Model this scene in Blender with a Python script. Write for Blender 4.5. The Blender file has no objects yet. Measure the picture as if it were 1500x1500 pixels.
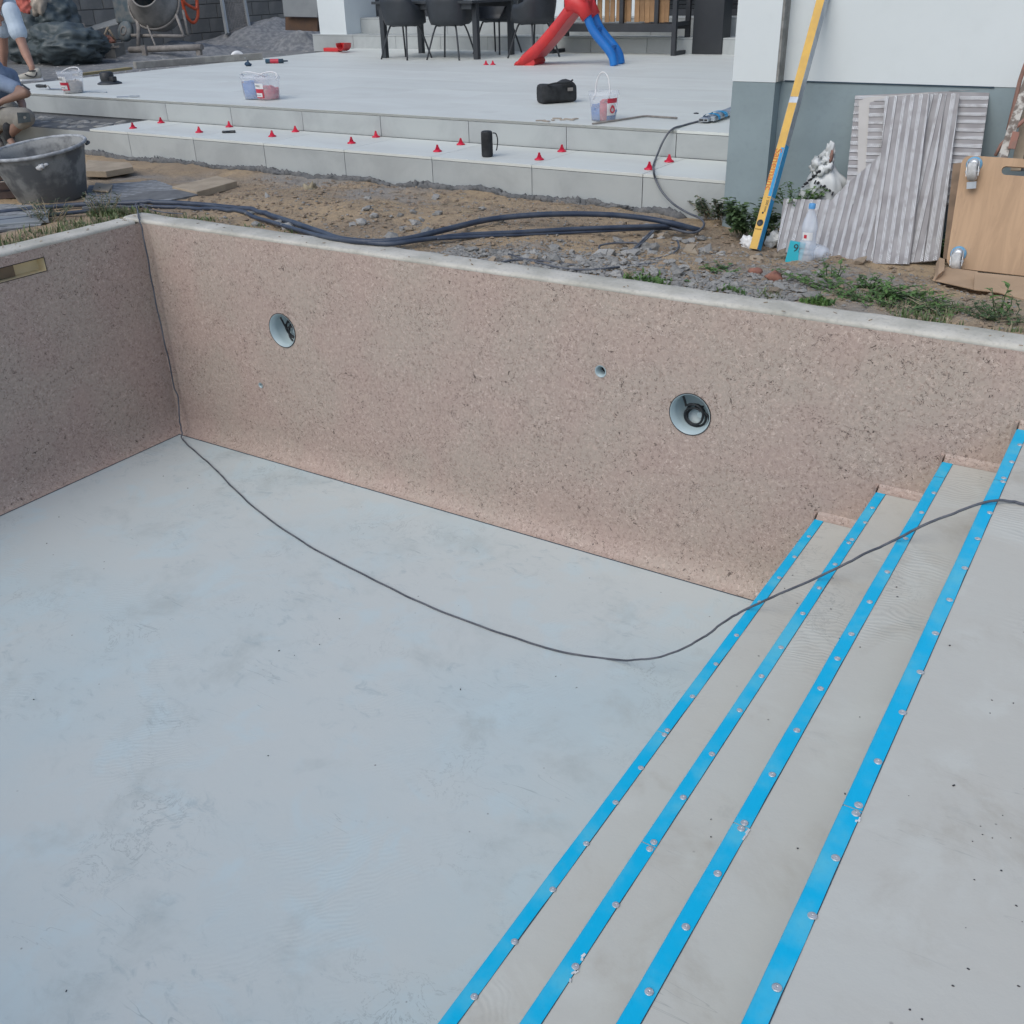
import bpy, bmesh, math, random
from mathutils import Vector, Matrix, Euler
from mathutils import noise as mnoise
R = math.radians
random.seed(7)
sc = bpy.context.scene
col = sc.collection

# ------------------------------------------------------------------ camera
cd = bpy.data.cameras.new('camera')
cam = bpy.data.objects.new('camera', cd)
col.objects.link(cam)
_R = Vector((0.844734, 0.534656, -0.023796)); _U = Vector((-0.235849, 0.411806, 0.880222)); _F = Vector((-0.480416, 0.737942, -0.473965))
_m = Matrix((_R, _U, -_F)).transposed().to_4x4(); _m.translation = Vector((5.671, -4.322, 2.874))
cam.matrix_world = _m
cd.lens = 35.2067
cd.sensor_width = 36.0
cd.clip_start = 0.05
cd.clip_end = 2000.0
sc.camera = cam

# ------------------------------------------------------------------ light
SUN_EL, SUN_AZ = 49.0, 189.0          # azimuth measured clockwise from +Y
w = bpy.data.worlds.new('World'); sc.world = w; w.use_nodes = True
nt = w.node_tree
bg = nt.nodes['Background']
sky = nt.nodes.new('ShaderNodeTexSky')
sky.sky_type = 'NISHITA'; sky.sun_disc = False
sky.sun_elevation = R(SUN_EL); sky.sun_rotation = R(SUN_AZ)
sky.altitude = 100; sky.air_density = 1.0; sky.dust_density = 2.5; sky.ozone_density = 1.0
nt.links.new(sky.outputs[0], bg.inputs[0]); bg.inputs[1].default_value = 0.14
sd = bpy.data.lights.new('sun', 'SUN'); sd.energy = 1.05; sd.angle = R(55); sd.color = (0.95, 1.0, 0.97)
so = bpy.data.objects.new('sun', sd); col.objects.link(so)
_d = Vector((math.sin(R(SUN_AZ)) * math.cos(R(SUN_EL)), math.cos(R(SUN_AZ)) * math.cos(R(SUN_EL)), math.sin(R(SUN_EL))))
so.rotation_euler = (-_d).to_track_quat('-Z', 'Y').to_euler(); so.location = _d * 30
vs = sc.view_settings
sc.display_settings.display_device = 'sRGB'
vs.view_transform = 'Standard'; vs.look = 'None'; vs.gamma = 1.0; vs.use_curve_mapping = False
vs.exposure = 0.07

# ------------------------------------------------------------------ materials
def _mix(nt, a, b, f, mode='MIX'):
    m = nt.nodes.new('ShaderNodeMix'); m.data_type = 'RGBA'; m.blend_type = mode
    for s, v in ((m.inputs[0], f), (m.inputs[6], a), (m.inputs[7], b)):
        if hasattr(v, 'is_output'): nt.links.new(v, s)
        elif isinstance(v, (int, float)): s.default_value = v
        else: s.default_value = (*v, 1)
    return m.outputs[2]
def _noise(nt, co, scale, detail=4, rough=.55, dist=0):
    n = nt.nodes.new('ShaderNodeTexNoise'); nt.links.new(co, n.inputs['Vector'])
    n.inputs['Scale'].default_value = scale; n.inputs['Detail'].default_value = detail
    n.inputs['Roughness'].default_value = rough; n.inputs['Distortion'].default_value = dist
    return n.outputs[0]
def _ramp(nt, v, lo, hi):
    m = nt.nodes.new('ShaderNodeMapRange'); m.interpolation_type = 'SMOOTHSTEP'
    nt.links.new(v, m.inputs[0]); m.inputs[1].default_value = lo; m.inputs[2].default_value = hi
    return m.outputs[0]
def _math(nt, op, a, b=0.0):
    m = nt.nodes.new('ShaderNodeMath'); m.operation = op
    for s, v in ((m.inputs[0], a), (m.inputs[1], b)):
        if hasattr(v, 'is_output'): nt.links.new(v, s)
        else: s.default_value = v
    return m.outputs[0]
def _scaled(nt, co, s, rot=(0, 0, 0)):
    m = nt.nodes.new('ShaderNodeMapping'); nt.links.new(co, m.inputs[0]); m.inputs['Scale'].default_value = s
    m.inputs['Rotation'].default_value = rot
    return m.outputs[0]
def _bump(nt, h, strength, dist, prev=None):
    b = nt.nodes.new('ShaderNodeBump'); nt.links.new(h, b.inputs['Height'])
    b.inputs['Strength'].default_value = strength; b.inputs['Distance'].default_value = dist
    if prev is not None: nt.links.new(prev, b.inputs['Normal'])
    return b.outputs[0]
def base(name, rough=.6, metal=0.0):
    m = bpy.data.materials.new(name); m.use_nodes = True
    nt = m.node_tree; p = nt.nodes['Principled BSDF']
    p.inputs['Roughness'].default_value = rough; p.inputs['Metallic'].default_value = metal
    tc = nt.nodes.new('ShaderNodeTexCoord')
    return m, nt, p, tc.outputs['Object']
def M(name, c, c2=None, rough=.6, metal=0.0, scale=6, lo=.35, hi=.65, bump=0, bscale=60, bdist=.003, rnd=0, fine=.0, alpha=1, trans=0):
    m, nt, p, co = base(name, rough, metal)
    c2 = c2 or tuple(x * .82 for x in c)
    o = _mix(nt, c, c2, _ramp(nt, _noise(nt, co, scale, 5), lo, hi))
    if fine:
        o = _mix(nt, o, tuple(x * .55 for x in c), _math(nt, 'MULTIPLY', _ramp(nt, _noise(nt, co, scale * 12, 3), .5, .75), fine))
    if rnd:
        oi = nt.nodes.new('ShaderNodeObjectInfo')
        hs = nt.nodes.new('ShaderNodeHueSaturation'); nt.links.new(o, hs.inputs['Color'])
        nt.links.new(_math(nt, 'ADD', _math(nt, 'MULTIPLY', oi.outputs['Random'], rnd), 1 - rnd / 2), hs.inputs['Value'])
        o = hs.outputs[0]
    nt.links.new(o, p.inputs['Base Color'])
    if bump:
        nt.links.new(_bump(nt, _noise(nt, co, bscale, 4), bump, bdist), p.inputs['Normal'])
    if alpha < 1: p.inputs['Alpha'].default_value = alpha
    if trans: p.inputs['Transmission Weight'].default_value = trans
    return m

def mat_liner():
    m, nt, p, co = base('pool_liner', .55)
    p.inputs['Specular IOR Level'].default_value = .4
    o = _mix(nt, (.435, .332, .286), (.425, .352, .298), _ramp(nt, _noise(nt, co, 2.2, 3), .34, .66))
    o = _mix(nt, o, (.52, .41, .345), _math(nt, 'MULTIPLY', _ramp(nt, _noise(nt, co, 55, 3), .5, .68), .75))
    o = _mix(nt, o, (.285, .208, .17), _math(nt, 'MULTIPLY', _ramp(nt, _noise(nt, _scaled(nt, co, (1.15, 1, 1)), 47, 3, .6), .52, .72), .7))
    # short curled flecks: thin contour lines of a noise field, broken up by a mask
    for sc_, wd, mk, c, seed, amt in ((25, .020, .525, (.085, .06, .05), 0, .95), (33, .024, .49, (.64, .53, .46), 5.3, .8), (52, .030, .51, (.13, .09, .075), 11.7, .8)):
        cc = nt.nodes.new('ShaderNodeVectorMath'); cc.operation = 'ADD'; nt.links.new(co, cc.inputs[0]); cc.inputs[1].default_value = (seed, seed, seed)
        n = _noise(nt, cc.outputs[0], sc_, 2, .6, .5)
        d = _math(nt, 'ABSOLUTE', _math(nt, 'SUBTRACT', n, .5))
        line = _math(nt, 'SUBTRACT', 1.0, _ramp(nt, d, wd * .35, wd))
        mask = _ramp(nt, _noise(nt, cc.outputs[0], sc_ * 1.25, 2, .5), mk, mk + .045)
        mask2 = _ramp(nt, _noise(nt, cc.outputs[0], 6, 2), .36, .62)
        o = _mix(nt, o, c, _math(nt, 'MULTIPLY', _math(nt, 'MULTIPLY', line, mask), _math(nt, 'MULTIPLY', _math(nt, 'ADD', _math(nt, 'MULTIPLY', mask2, .75), .25), amt)))
    nt.links.new(o, p.inputs['Base Color'])
    nt.links.new(_bump(nt, _noise(nt, co, 120, 3), .25, .002), p.inputs['Normal'])
    return m

def mat_concrete(name, c, c2, stain, ripple=.5, specks=.9):
    m, nt, p, co = base(name, .75)
    o = _mix(nt, c, c2, _ramp(nt, _noise(nt, co, .45, 6, .6), .32, .62))
    o = _mix(nt, o, tuple(x * 1.07 for x in c), _math(nt, 'MULTIPLY', _ramp(nt, _noise(nt, co, 3.1, 5, .6, .6), .5, .68), .6))
    o = _mix(nt, o, stain, _math(nt, 'MULTIPLY', _ramp(nt, _noise(nt, co, 2.3, 7, .66, .4), .52, .74), .75))
    # fine dark smears and trowel drag marks
    n = _noise(nt, _scaled(nt, co, (1, 1, 1)), 5.5, 6, .68, 1.2)
    ln = _math(nt, 'SUBTRACT', 1.0, _ramp(nt, _math(nt, 'ABSOLUTE', _math(nt, 'SUBTRACT', n, .5)), .002, .014))
    o = _mix(nt, o, tuple(x * .78 for x in c), _math(nt, 'MULTIPLY', _math(nt, 'MULTIPLY', _ramp(nt, _noise(nt, _scaled(nt, co, (1, 1.6, 1), (0, 0, .6)), 9, 7, .72, .8), .52, .70), _ramp(nt, _noise(nt, co, 1.1, 3), .46, .62)), .7))
    sn = _noise(nt, _scaled(nt, co, (.35, 3.2, 1), (0, 0, .9)), 4.5, 3, .5, .5)
    sl = _math(nt, 'SUBTRACT', 1.0, _ramp(nt, _math(nt, 'ABSOLUTE', _math(nt, 'SUBTRACT', sn, .5)), .001, .006))
    o = _mix(nt, o, tuple(x * .62 for x in c), _math(nt, 'MULTIPLY', _math(nt, 'MULTIPLY', sl, _ramp(nt, _noise(nt, co, 2.1, 2), .56, .68)), .55))
    o = _mix(nt, o, tuple(x * .5 for x in c), _math(nt, 'MULTIPLY', _math(nt, 'MULTIPLY', ln, _ramp(nt, _noise(nt, co, 1.3, 3), .53, .70)), .5))
    # pits
    v = nt.nodes.new('ShaderNodeTexVoronoi'); nt.links.new(co, v.inputs['Vector']); v.inputs['Scale'].default_value = 13
    pit = _math(nt, 'SUBTRACT', 1.0, _ramp(nt, v.outputs['Distance'], .03, .075))
    sep = nt.nodes.new('ShaderNodeSeparateColor'); nt.links.new(v.outputs['Color'], sep.inputs[0])
    pk = _math(nt, 'MULTIPLY', _math(nt, 'MULTIPLY', pit, _math(nt, 'GREATER_THAN', sep.outputs[0], .72)), _ramp(nt, _noise(nt, co, 1.7, 2), .42, .54))
    o = _mix(nt, o, (.06, .06, .06), _math(nt, 'MULTIPLY', pk, specks))
    nt.links.new(o, p.inputs['Base Color'])
    # curved trowel ripples in patches
    wv = nt.nodes.new('ShaderNodeTexWave'); wv.wave_type = 'RINGS'; wv.rings_direction = 'Z'
    nt.links.new(_scaled(nt, co, (1, 1, 1)), wv.inputs['Vector'])
    wv.inputs['Scale'].default_value = 15; wv.inputs['Distortion'].default_value = 16; wv.inputs['Detail'].default_value = 1.5; wv.inputs['Detail Scale'].default_value = .5
    rp = _math(nt, 'MULTIPLY', wv.outputs['Fac'], _ramp(nt, _noise(nt, co, 1.5, 2), .5, .68))
    b = _bump(nt, rp, ripple, .0035)
    b = _bump(nt, _noise(nt, co, 4.5, 6, .6), .35, .012, b)
    b = _bump(nt, _noise(nt, co, 90, 3), .12, .002, b)
    nt.links.new(b, p.inputs['Normal'])
    return m

def mat_tile(name, c, c2, rnd=.05, stretch=(1, 6, 6)):
    m, nt, p, co = base(name, .55)
    oi = nt.nodes.new('ShaderNodeObjectInfo')
    ad = nt.nodes.new('ShaderNodeVectorMath'); ad.operation = 'ADD'; nt.links.new(co, ad.inputs[0])
    cmb = nt.nodes.new('ShaderNodeCombineXYZ')
    for i in range(3): nt.links.new(_math(nt, 'MULTIPLY', oi.outputs['Random'], 37.0 + i * 11), cmb.inputs[i])
    nt.links.new(cmb.outputs[0], ad.inputs[1]); cv = ad.outputs[0]
    o = _mix(nt, c, c2, _ramp(nt, _noise(nt, _scaled(nt, cv, stretch), .9, 6, .62, .5), .38, .66))
    o = _mix(nt, o, tuple(x * .85 for x in c2), _math(nt, 'MULTIPLY', _ramp(nt, _noise(nt, cv, 2.6, 6, .65), .56, .8), .45))
    hs = nt.nodes.new('ShaderNodeHueSaturation'); nt.links.new(o, hs.inputs['Color'])
    nt.links.new(_math(nt, 'ADD', _math(nt, 'MULTIPLY', oi.outputs['Random'], rnd), 1 - rnd / 2), hs.inputs['Value'])
    nt.links.new(hs.outputs[0], p.inputs['Base Color'])
    nt.links.new(_bump(nt, _noise(nt, cv, 40, 4), .1, .002), p.inputs['Normal'])
    return m

def mat_dirt():
    m, nt, p, co = base('dirt', .95)
    o = _mix(nt, (.405, .30, .19), (.30, .23, .16), _ramp(nt, _noise(nt, co, 1.6, 6, .6), .38, .62))
    o = _mix(nt, o, (.30, .275, .245), _ramp(nt, _noise(nt, co, .8, 3), .52, .68))
    o = _mix(nt, o, (.11, .085, .065), _math(nt, 'MULTIPLY', _ramp(nt, _noise(nt, co, 9, 6, .7), .52, .75), .8))
    o = _mix(nt, o, (.36, .31, .25), _math(nt, 'MULTIPLY', _ramp(nt, _noise(nt, co, 38, 4, .7), .58, .75), .7))
    o = _mix(nt, o, (.07, .055, .045), _math(nt, 'MULTIPLY', _ramp(nt, _noise(nt, co, 60, 3, .7), .60, .75), .7))
    # the yard beyond the terrace is grey stone dust
    sp = nt.nodes.new('ShaderNodeSeparateXYZ'); nt.links.new(co, sp.inputs[0])
    o = _mix(nt, o, _mix(nt, (.17, .175, .18), (.27, .27, .265), _ramp(nt, _noise(nt, co, 6, 6, .7), .4, .65)), _ramp(nt, _math(nt, 'MULTIPLY', sp.outputs[0], -1.0), 4.6, 5.6))
    nt.links.new(o, p.inputs['Base Color'])
    b = _bump(nt, _noise(nt, co, 25, 6, .7), .9, .02)
    b = _bump(nt, _noise(nt, co, 110, 3), .5, .006, b)
    nt.links.new(b, p.inputs['Normal'])
    return m

def mat_mesh_rib():
    m, nt, p, co = base('tile_back_rib', .8)
    v = nt.nodes.new('ShaderNodeTexBrick'); nt.links.new(_scaled(nt, co, (1, 1, 1)), v.inputs['Vector'])
    v.inputs['Scale'].default_value = 45; v.inputs['Color1'].default_value = (.76, .77, .79, 1); v.inputs['Color2'].default_value = (.62, .63, .65, 1)
    v.inputs['Mortar'].default_value = (.20, .20, .21, 1); v.inputs['Mortar Size'].default_value = .06; v.inputs['Row Height'].default_value = .35
    o = _mix(nt, v.outputs[0], (.30, .285, .29), _math(nt, 'MULTIPLY', _ramp(nt, _noise(nt, co, 22, 6, .75), .46, .66), .85))
    nt.links.new(o, p.inputs['Base Color'])
    return m

MT = dict(
    liner=mat_liner(),
    floor=mat_concrete('pool_floor_screed', (.478, .580, .608), (.55, .595, .588), (.42, .475, .475), .16, .7),
    step=mat_concrete('step_screed', (.55, .558, .515), (.53, .515, .462), (.41, .38, .32), .25, 1.0),
    cop=M('coping_mortar', (.585, .56, .50), (.44, .425, .37), .9, scale=4.5, bump=.6, bscale=34, bdist=.008, fine=.45),
    strip=M('blue_membrane', (.004, .47, .78), (.10, .53, .72), .5, scale=6, lo=.42, hi=.74, bump=.12, bscale=14, fine=.10),
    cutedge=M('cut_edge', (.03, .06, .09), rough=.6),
    galv=M('zinc', (.66, .68, .70), (.52, .54, .56), .42, .5, scale=80),
    tile=mat_tile('terrace_tile', (.655, .68, .645), (.61, .625, .59), .05, (1, 2.2, 2.2)),
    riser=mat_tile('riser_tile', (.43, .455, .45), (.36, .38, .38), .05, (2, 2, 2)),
    grout=M('grout', (.13, .135, .14), rough=.9),
    conc=M('raw_concrete', (.33, .33, .32), (.22, .22, .21), .9, scale=7, bump=.6, bscale=40, bdist=.01),
    dirt=mat_dirt(),
    white=M('white_render', (.715, .765, .775), (.665, .715, .72), .85, scale=.9, lo=.3, hi=.75, fine=.04, bump=.15, bscale=220, bdist=.002),
    plinth=M('grey_plinth', (.285, .355, .38), (.24, .30, .32), .85, scale=2.2, lo=.3, hi=.7, fine=.12, bump=.15, bscale=160, bdist=.002),
    edge=M('render_edge', (.30, .30, .285), (.2, .2, .19), .9, scale=18, bump=.4, bscale=60),
    rib=mat_mesh_rib(), grib=M('grey_rib', (.33, .345, .36), (.22, .23, .24), .85, scale=20, bump=.3, fine=.3), gback=M('grey_back', (.12, .125, .13), (.16, .165, .17), .9, scale=12),
    tback=M('tile_back', (.345, .335, .34), (.26, .25, .255), .85, scale=9, bump=.2, bscale=80),
    tplain=M('tile_plain', (.47, .455, .44), (.42, .405, .39), .7, scale=4),
    ply=None,
    hose=M('dark_blue_pipe', (.032, .046, .078), (.06, .075, .105), .45, scale=9, bump=.15, bscale=30),
    cable=M('grey_rubber', (.06, .068, .088), (.12, .13, .15), .55, scale=12, bump=.1, bscale=80),
    black=M('black_plastic', (.02, .022, .025), (.03, .032, .035), .5, scale=20),
    blackfab=M('black_fabric', (.012, .013, .015), (.03, .032, .035), .85, scale=12, bump=.4, bscale=60, bdist=.006),
    dgrey=M('anthracite_plastic', (.036, .042, .050), (.029, .034, .040), .5, scale=6, bump=.05, bscale=120),
    frame=M('anthracite_metal', (.045, .05, .058), (.038, .042, .048), .45, .2, scale=6),
    dark=M('dark_panel', (.022, .026, .031), (.027, .031, .036), .4, scale=4),
    glass=M('dark_glass', (.012, .015, .018), rough=.08),
    red=M('red_plastic', (.62, .035, .035), (.52, .03, .035), .42, scale=6),
    blue=M('blue_plastic', (.01, .17, .52), (.012, .14, .46), .42, scale=6),
    clip=M('red_clip', (.60, .01, .045), (.5, .01, .04), .4, scale=50),
    tub=M('mortar_tub', (.27, .275, .27), (.12, .125, .13), .85, scale=5.5, lo=.42, hi=.58, bump=.25, bscale=40, fine=.35),
    tubrim=M('tub_rim', (.42, .44, .46), (.24, .25, .26), .7, scale=16),
    clear=M('clear_plastic', (.82, .85, .9), (.8, .83, .88), .25, scale=8, alpha=.24),
    pet=M('pet_bottle', (.80, .86, .95), (.75, .82, .93), .08, scale=30, alpha=.38),
    cap=M('blue_cap', (.12, .38, .75), rough=.4),
    wpaper=M('white_print', (.78, .78, .78), rough=.6),
    rpaper=M('red_print', (.55, .03, .06), rough=.5),
    dprint=M('dark_print', (.03, .03, .035), rough=.6),
    oprint=M('orange_print', (.62, .16, .03), rough=.6),
    yellow=M('yellow_paint', (.72, .44, .085), (.62, .38, .09), .5, scale=14, bump=.1, bscale=60),
    alu=M('worn_aluminium', (.50, .54, .58), (.36, .40, .45), .45, .6, scale=10),
    tape=M('blue_tape', (.02, .30, .58), (.02, .25, .5), .45, scale=18),
    wood=M('pale_wood', (.42, .34, .245), (.33, .265, .19), .75, scale=7, bump=.3, bscale=40, fine=.3),
    gwood=M('grey_wood', (.36, .345, .315), (.26, .25, .23), .85, scale=9, bump=.4, bscale=40, fine=.4),
    slat=M('teak_slat', (.40, .235, .115), (.30, .17, .08), .6, scale=5, rnd=.25, bump=.2, bscale=70),
    card=M('cardboard', (.44, .31, .205), (.37, .26, .17), .85, scale=4),
    cyan=M('cyan_card', (.02, .45, .55), (.03, .40, .50), .5, scale=9),
    tyre=M('pale_rubber', (.58, .58, .57), (.42, .42, .41), .6, scale=30),
    cblue=M('caster_blue', (.20, .48, .72), rough=.45),
    film=M('white_film', (.68, .70, .70), (.55, .57, .57), .35, scale=10, bump=.3, bscale=40, bdist=.006),
    tarp=M('dark_tarp', (.05, .068, .075), (.085, .105, .11), .5, scale=3, bump=.35, bscale=9, bdist=.03),
    gravel=M('grey_grit', (.155, .165, .18), (.26, .265, .27), .95, scale=11, bump=.9, bscale=45, bdist=.02, fine=.5),
    block=M('concrete_block', (.265, .25, .225), (.205, .195, .18), .95, scale=5, bump=.6, bscale=70, bdist=.006, rnd=.22),
    mortar=M('mortar', (.17, .165, .155), rough=.95, bump=.5, bscale=60),
    drum=M('dusty_drum', (.30, .285, .265), (.20, .195, .185), .7, scale=6, bump=.2, bscale=30),
    mixblue=M('dusty_blue_paint', (.085, .12, .14), (.17, .18, .18), .7, scale=8),
    dusty=M('dusty_steel', (.27, .25, .23), (.19, .175, .165), .8, scale=12),
    orange=M('orange_hose', (.65, .10, .035), (.52, .09, .04), .5, scale=14),
    skin=M('skin', (.42, .235, .17), (.37, .20, .145), .55, scale=9, bump=.1, bscale=120),
    skin2=M('tanned_skin', (.27, .165, .125), (.23, .14, .105), .55, scale=9, bump=.1, bscale=120),
    cloth=M('pale_blue_cloth', (.52, .60, .68), (.46, .54, .62), .9, scale=6, bump=.4, bscale=22, bdist=.012),
    cloth2=M('blue_grey_cloth', (.20, .26, .36), (.16, .21, .30), .9, scale=6, bump=.5, bscale=22, bdist=.012),
    cloth3=M('beige_work_cloth', (.27, .255, .225), (.20, .19, .17), .9, scale=6, bump=.5, bscale=22, bdist=.012, fine=.3),
    patch=M('dark_patch', (.05, .065, .07), (.08, .095, .10), .9, scale=20),
    shoe=M('cream_shoe', (.50, .47, .40), (.40, .38, .33), .7, scale=12),
    hair=M('dark_hair', (.02, .015, .012), (.035, .025, .02), .6, scale=30, bump=.6, bscale=80),
    stone=M('stone', (.34, .335, .32), (.24, .235, .225), .9, scale=16, bump=.5, bscale=60, rnd=.5, fine=.3),
    stone2=M('earthy_stone', (.33, .27, .205), (.23, .185, .14), .9, scale=16, bump=.5, bscale=60, rnd=.5, fine=.3),
    brickbit=M('brick_bit', (.34, .16, .11), (.26, .12, .09), .9, scale=16, bump=.5, bscale=60),
    leaf=M('weed_leaf', (.080, .132, .048), (.05, .088, .034), .6, scale=14, lo=.4, hi=.6),
    leafl=M('young_leaf', (.10, .19, .045), (.06, .13, .035), .55, scale=14),
    leafd=M('dusty_leaf', (.085, .115, .06), (.05, .075, .04), .7, scale=14),
    grass=M('grass_blade', (.10, .155, .055), (.14, .165, .075), .65, scale=8),
    straw=M('dry_straw', (.34, .29, .20), (.26, .22, .15), .8, scale=8),
    skim=M('beige_skimmer', (.80, .68, .45), (.74, .62, .40), .45, scale=5),
    pvc=M('white_pvc', (.42, .51, .53), (.38, .47, .49), .35, scale=5),
    rubber=M('black_rubber', (.015, .017, .02), rough=.5),
    rust=M('rusty_pink_steel', (.34, .16, .12), (.24, .15, .12), .7, scale=18, bump=.3, bscale=60),
    peel=M('peeling_paint', (.52, .50, .46), (.17, .14, .12), .8, scale=26, lo=.42, hi=.58, bump=.5, bscale=60),
    zincsheet=M('grey_sheet', (.30, .32, .33), (.26, .28, .29), .5, .2, scale=3),
    pink=M('red_stripe_sack', (.55, .14, .11), (.45, .12, .09), .8, scale=8),
    sack=M('paper_sack', (.45, .38, .31), (.36, .31, .26), .85, scale=8, bump=.4, bscale=20),
)
def mat_ply():
    m, nt, p, co = base('plywood', .6)
    o = _mix(nt, (.47, .305, .18), (.39, .25, .145), _ramp(nt, _noise(nt, _scaled(nt, co, (9, 3, .8)), 1.6, 6, .6, .8), .38, .64))
    o = _mix(nt, o, (.33, .21, .125), _math(nt, 'MULTIPLY', _ramp(nt, _noise(nt, _scaled(nt, co, (26, 6, 1.5)), 2, 5, .7, .3), .55, .75), .6))
    o = _mix(nt, o, (.16, .12, .09), _math(nt, 'MULTIPLY', _ramp(nt, _noise(nt, _scaled(nt, co, (6, 2, 2)), 3.2, 4, .7), .64, .78), .6))
    nt.links.new(o, p.inputs['Base Color'])
    return m
MT['ply'] = mat_ply()
MT['strip'].node_tree.nodes['Principled BSDF'].inputs['Specular IOR Level'].default_value = .2

# ------------------------------------------------------------------ mesh helpers
def frame_of(d):
    d = d.normalized()
    a = Vector((0, 0, 1)) if abs(d.z) < .95 else Vector((1, 0, 0))
    u = d.cross(a).normalized(); v = d.cross(u).normalized()
    return u, v
class MB:
    def __init__(s): s.bm = bmesh.new()
    def face(s, pts):
        return s.bm.faces.new([s.bm.verts.new(p) for p in pts])
    def box(s, c, size, rot=None, bev=0):
        c = Vector(c); hx, hy, hz = (x / 2 for x in size)
        m = rot.to_matrix() if isinstance(rot, Euler) else rot
        t = bmesh.new()
        vs = [t.verts.new((sx * hx, sy * hy, sz * hz)) for sx in (-1, 1) for sy in (-1, 1) for sz in (-1, 1)]
        for f in ((0, 1, 3, 2), (4, 6, 7, 5), (0, 4, 5, 1), (2, 3, 7, 6), (0, 2, 6, 4), (1, 5, 7, 3)): t.faces.new([vs[i] for i in f])
        if bev: bmesh.ops.bevel(t, geom=list(t.edges), offset=bev, segments=2, affect='EDGES', profile=.6)
        for v in t.verts:
            v.co = (m @ v.co if m else v.co) + c
        s.merge(t); return s
    def merge(s, t):
        mp = {v: s.bm.verts.new(v.co) for v in t.verts}
        for f in t.faces:
            nf = s.bm.faces.new([mp[v] for v in f.verts]); nf.smooth = f.smooth
        t.free()
    def b2(s, a, b, bev=0):
        a = Vector(a); b = Vector(b)
        return s.box((a + b) / 2, [abs(x) for x in (b - a)], None, bev)
    def bar(s, a, b, w, h, up=(0, 0, 1), bev=0):
        a = Vector(a); b = Vector(b); d = (b - a); L = d.length; d.normalize()
        u = Vector(up); x = d.cross(u).normalized(); z = x.cross(d)
        m = Matrix((x, d, z)).transposed()
        return s.box((a + b) / 2, (w, L, h), m, bev)
    def tube(s, pts, r, n=8, caps=True):
        pts = [Vector(p) for p in pts]; rs = r if isinstance(r, (list, tuple)) else [r] * len(pts)
        rings = []; u = None
        for i, p in enumerate(pts):
            d = (pts[min(i + 1, len(pts) - 1)] - pts[max(i - 1, 0)])
            if d.length < 1e-9: d = Vector((0, 0, 1))
            d.normalize()
            if u is None: u, _ = frame_of(d)
            u = (u - d * u.dot(d)).normalized(); v = d.cross(u)
            rings.append([s.bm.verts.new(p + (u * math.cos(2 * math.pi * k / n) + v * math.sin(2 * math.pi * k / n)) * rs[i]) for k in range(n)])
        for a, b in zip(rings, rings[1:]):
            for k in range(n):
                f = s.bm.faces.new((a[k], a[(k + 1) % n], b[(k + 1) % n], b[k])); f.smooth = True
        if caps:
            s.bm.faces.new(rings[0][::-1]); s.bm.faces.new(rings[-1])
        return s
    def lathe(s, prof, c=(0, 0, 0), n=24, rot=None, sx=1, sy=1, a0=0, a1=2 * math.pi):
        c = Vector(c); full = abs(a1 - a0 - 2 * math.pi) < 1e-6; rings = []
        cnt = n if full else n + 1
        for r, z in prof:
            ring = []
            for k in range(cnt):
                a = a0 + (a1 - a0) * k / n
                p = Vector((math.cos(a) * r * sx, math.sin(a) * r * sy, z))
                if rot: p = rot @ p
                ring.append(s.bm.verts.new(p + c))
            rings.append(ring)
        for a, b in zip(rings, rings[1:]):
            for k in range(cnt if full else cnt - 1):
                k2 = (k + 1) % cnt
                f = s.bm.faces.new((a[k], a[k2], b[k2], b[k])); f.smooth = True
        return s
    def prism(s, poly, d):
        poly = [Vector(p) for p in poly]; d = Vector(d)
        a = [s.bm.verts.new(p) for p in poly]; b = [s.bm.verts.new(p + d) for p in poly]; n = len(poly)
        s.bm.faces.new(a[::-1]); s.bm.faces.new(b)
        for k in range(n): s.bm.faces.new((a[k], a[(k + 1) % n], b[(k + 1) % n], b[k]))
        return s
    def blob(s, c, rad, sub=2, noise_amt=.15, nscale=2.0, seed=0, rot=None):
        t = bmesh.new(); bmesh.ops.create_icosphere(t, subdivisions=sub, radius=1)
        for v in t.verts:
            q = v.co * nscale + Vector((seed * 3.1, seed * 1.7, seed))
            k = 1 + noise_amt * 2 * mnoise.noise(q)
            v.co = Vector((v.co.x * rad[0], v.co.y * rad[1], v.co.z * rad[2])) * k
            if rot: v.co = rot @ v.co
            v.co += Vector(c)
        for f in t.faces: f.smooth = True
        s.merge(t); return s
    def capsule(s, a, b, ra, rb, n=12):
        a = Vector(a); b = Vector(b); d = (b - a).normalized()
        pts = []; rs = []
        for t in (-1, -.8, -.5, 0): pts.append(a + d * ra * t); rs.append(max(ra * math.sqrt(max(0, 1 - t * t)), ra * .05))
        for t in (0, .5, .8, 1): pts.append(b + d * rb * t); rs.append(max(rb * math.sqrt(max(0, 1 - t * t)), rb * .05))
        return s.tube(pts, rs, n)
    def build(s, name, mat, parent=None, world=True, smooth=None, nrm=True):
        if nrm: bmesh.ops.recalc_face_normals(s.bm, faces=list(s.bm.faces))
        off = Vector((0, 0, 0))
        if parent is not None and world:
            q = parent
            while q is not None: off += q.location; q = q.parent
        me = bpy.data.meshes.new(name)
        if off.length: 
            for v in s.bm.verts: v.co -= off
        if smooth is not None:
            for f in s.bm.faces: f.smooth = smooth
        s.bm.to_mesh(me); s.bm.free()
        if mat is not None: me.materials.append(MT[mat] if isinstance(mat, str) else mat)
        o = bpy.data.objects.new(name, me); col.objects.link(o)
        if parent is not None: o.parent = parent
        return o
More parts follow.
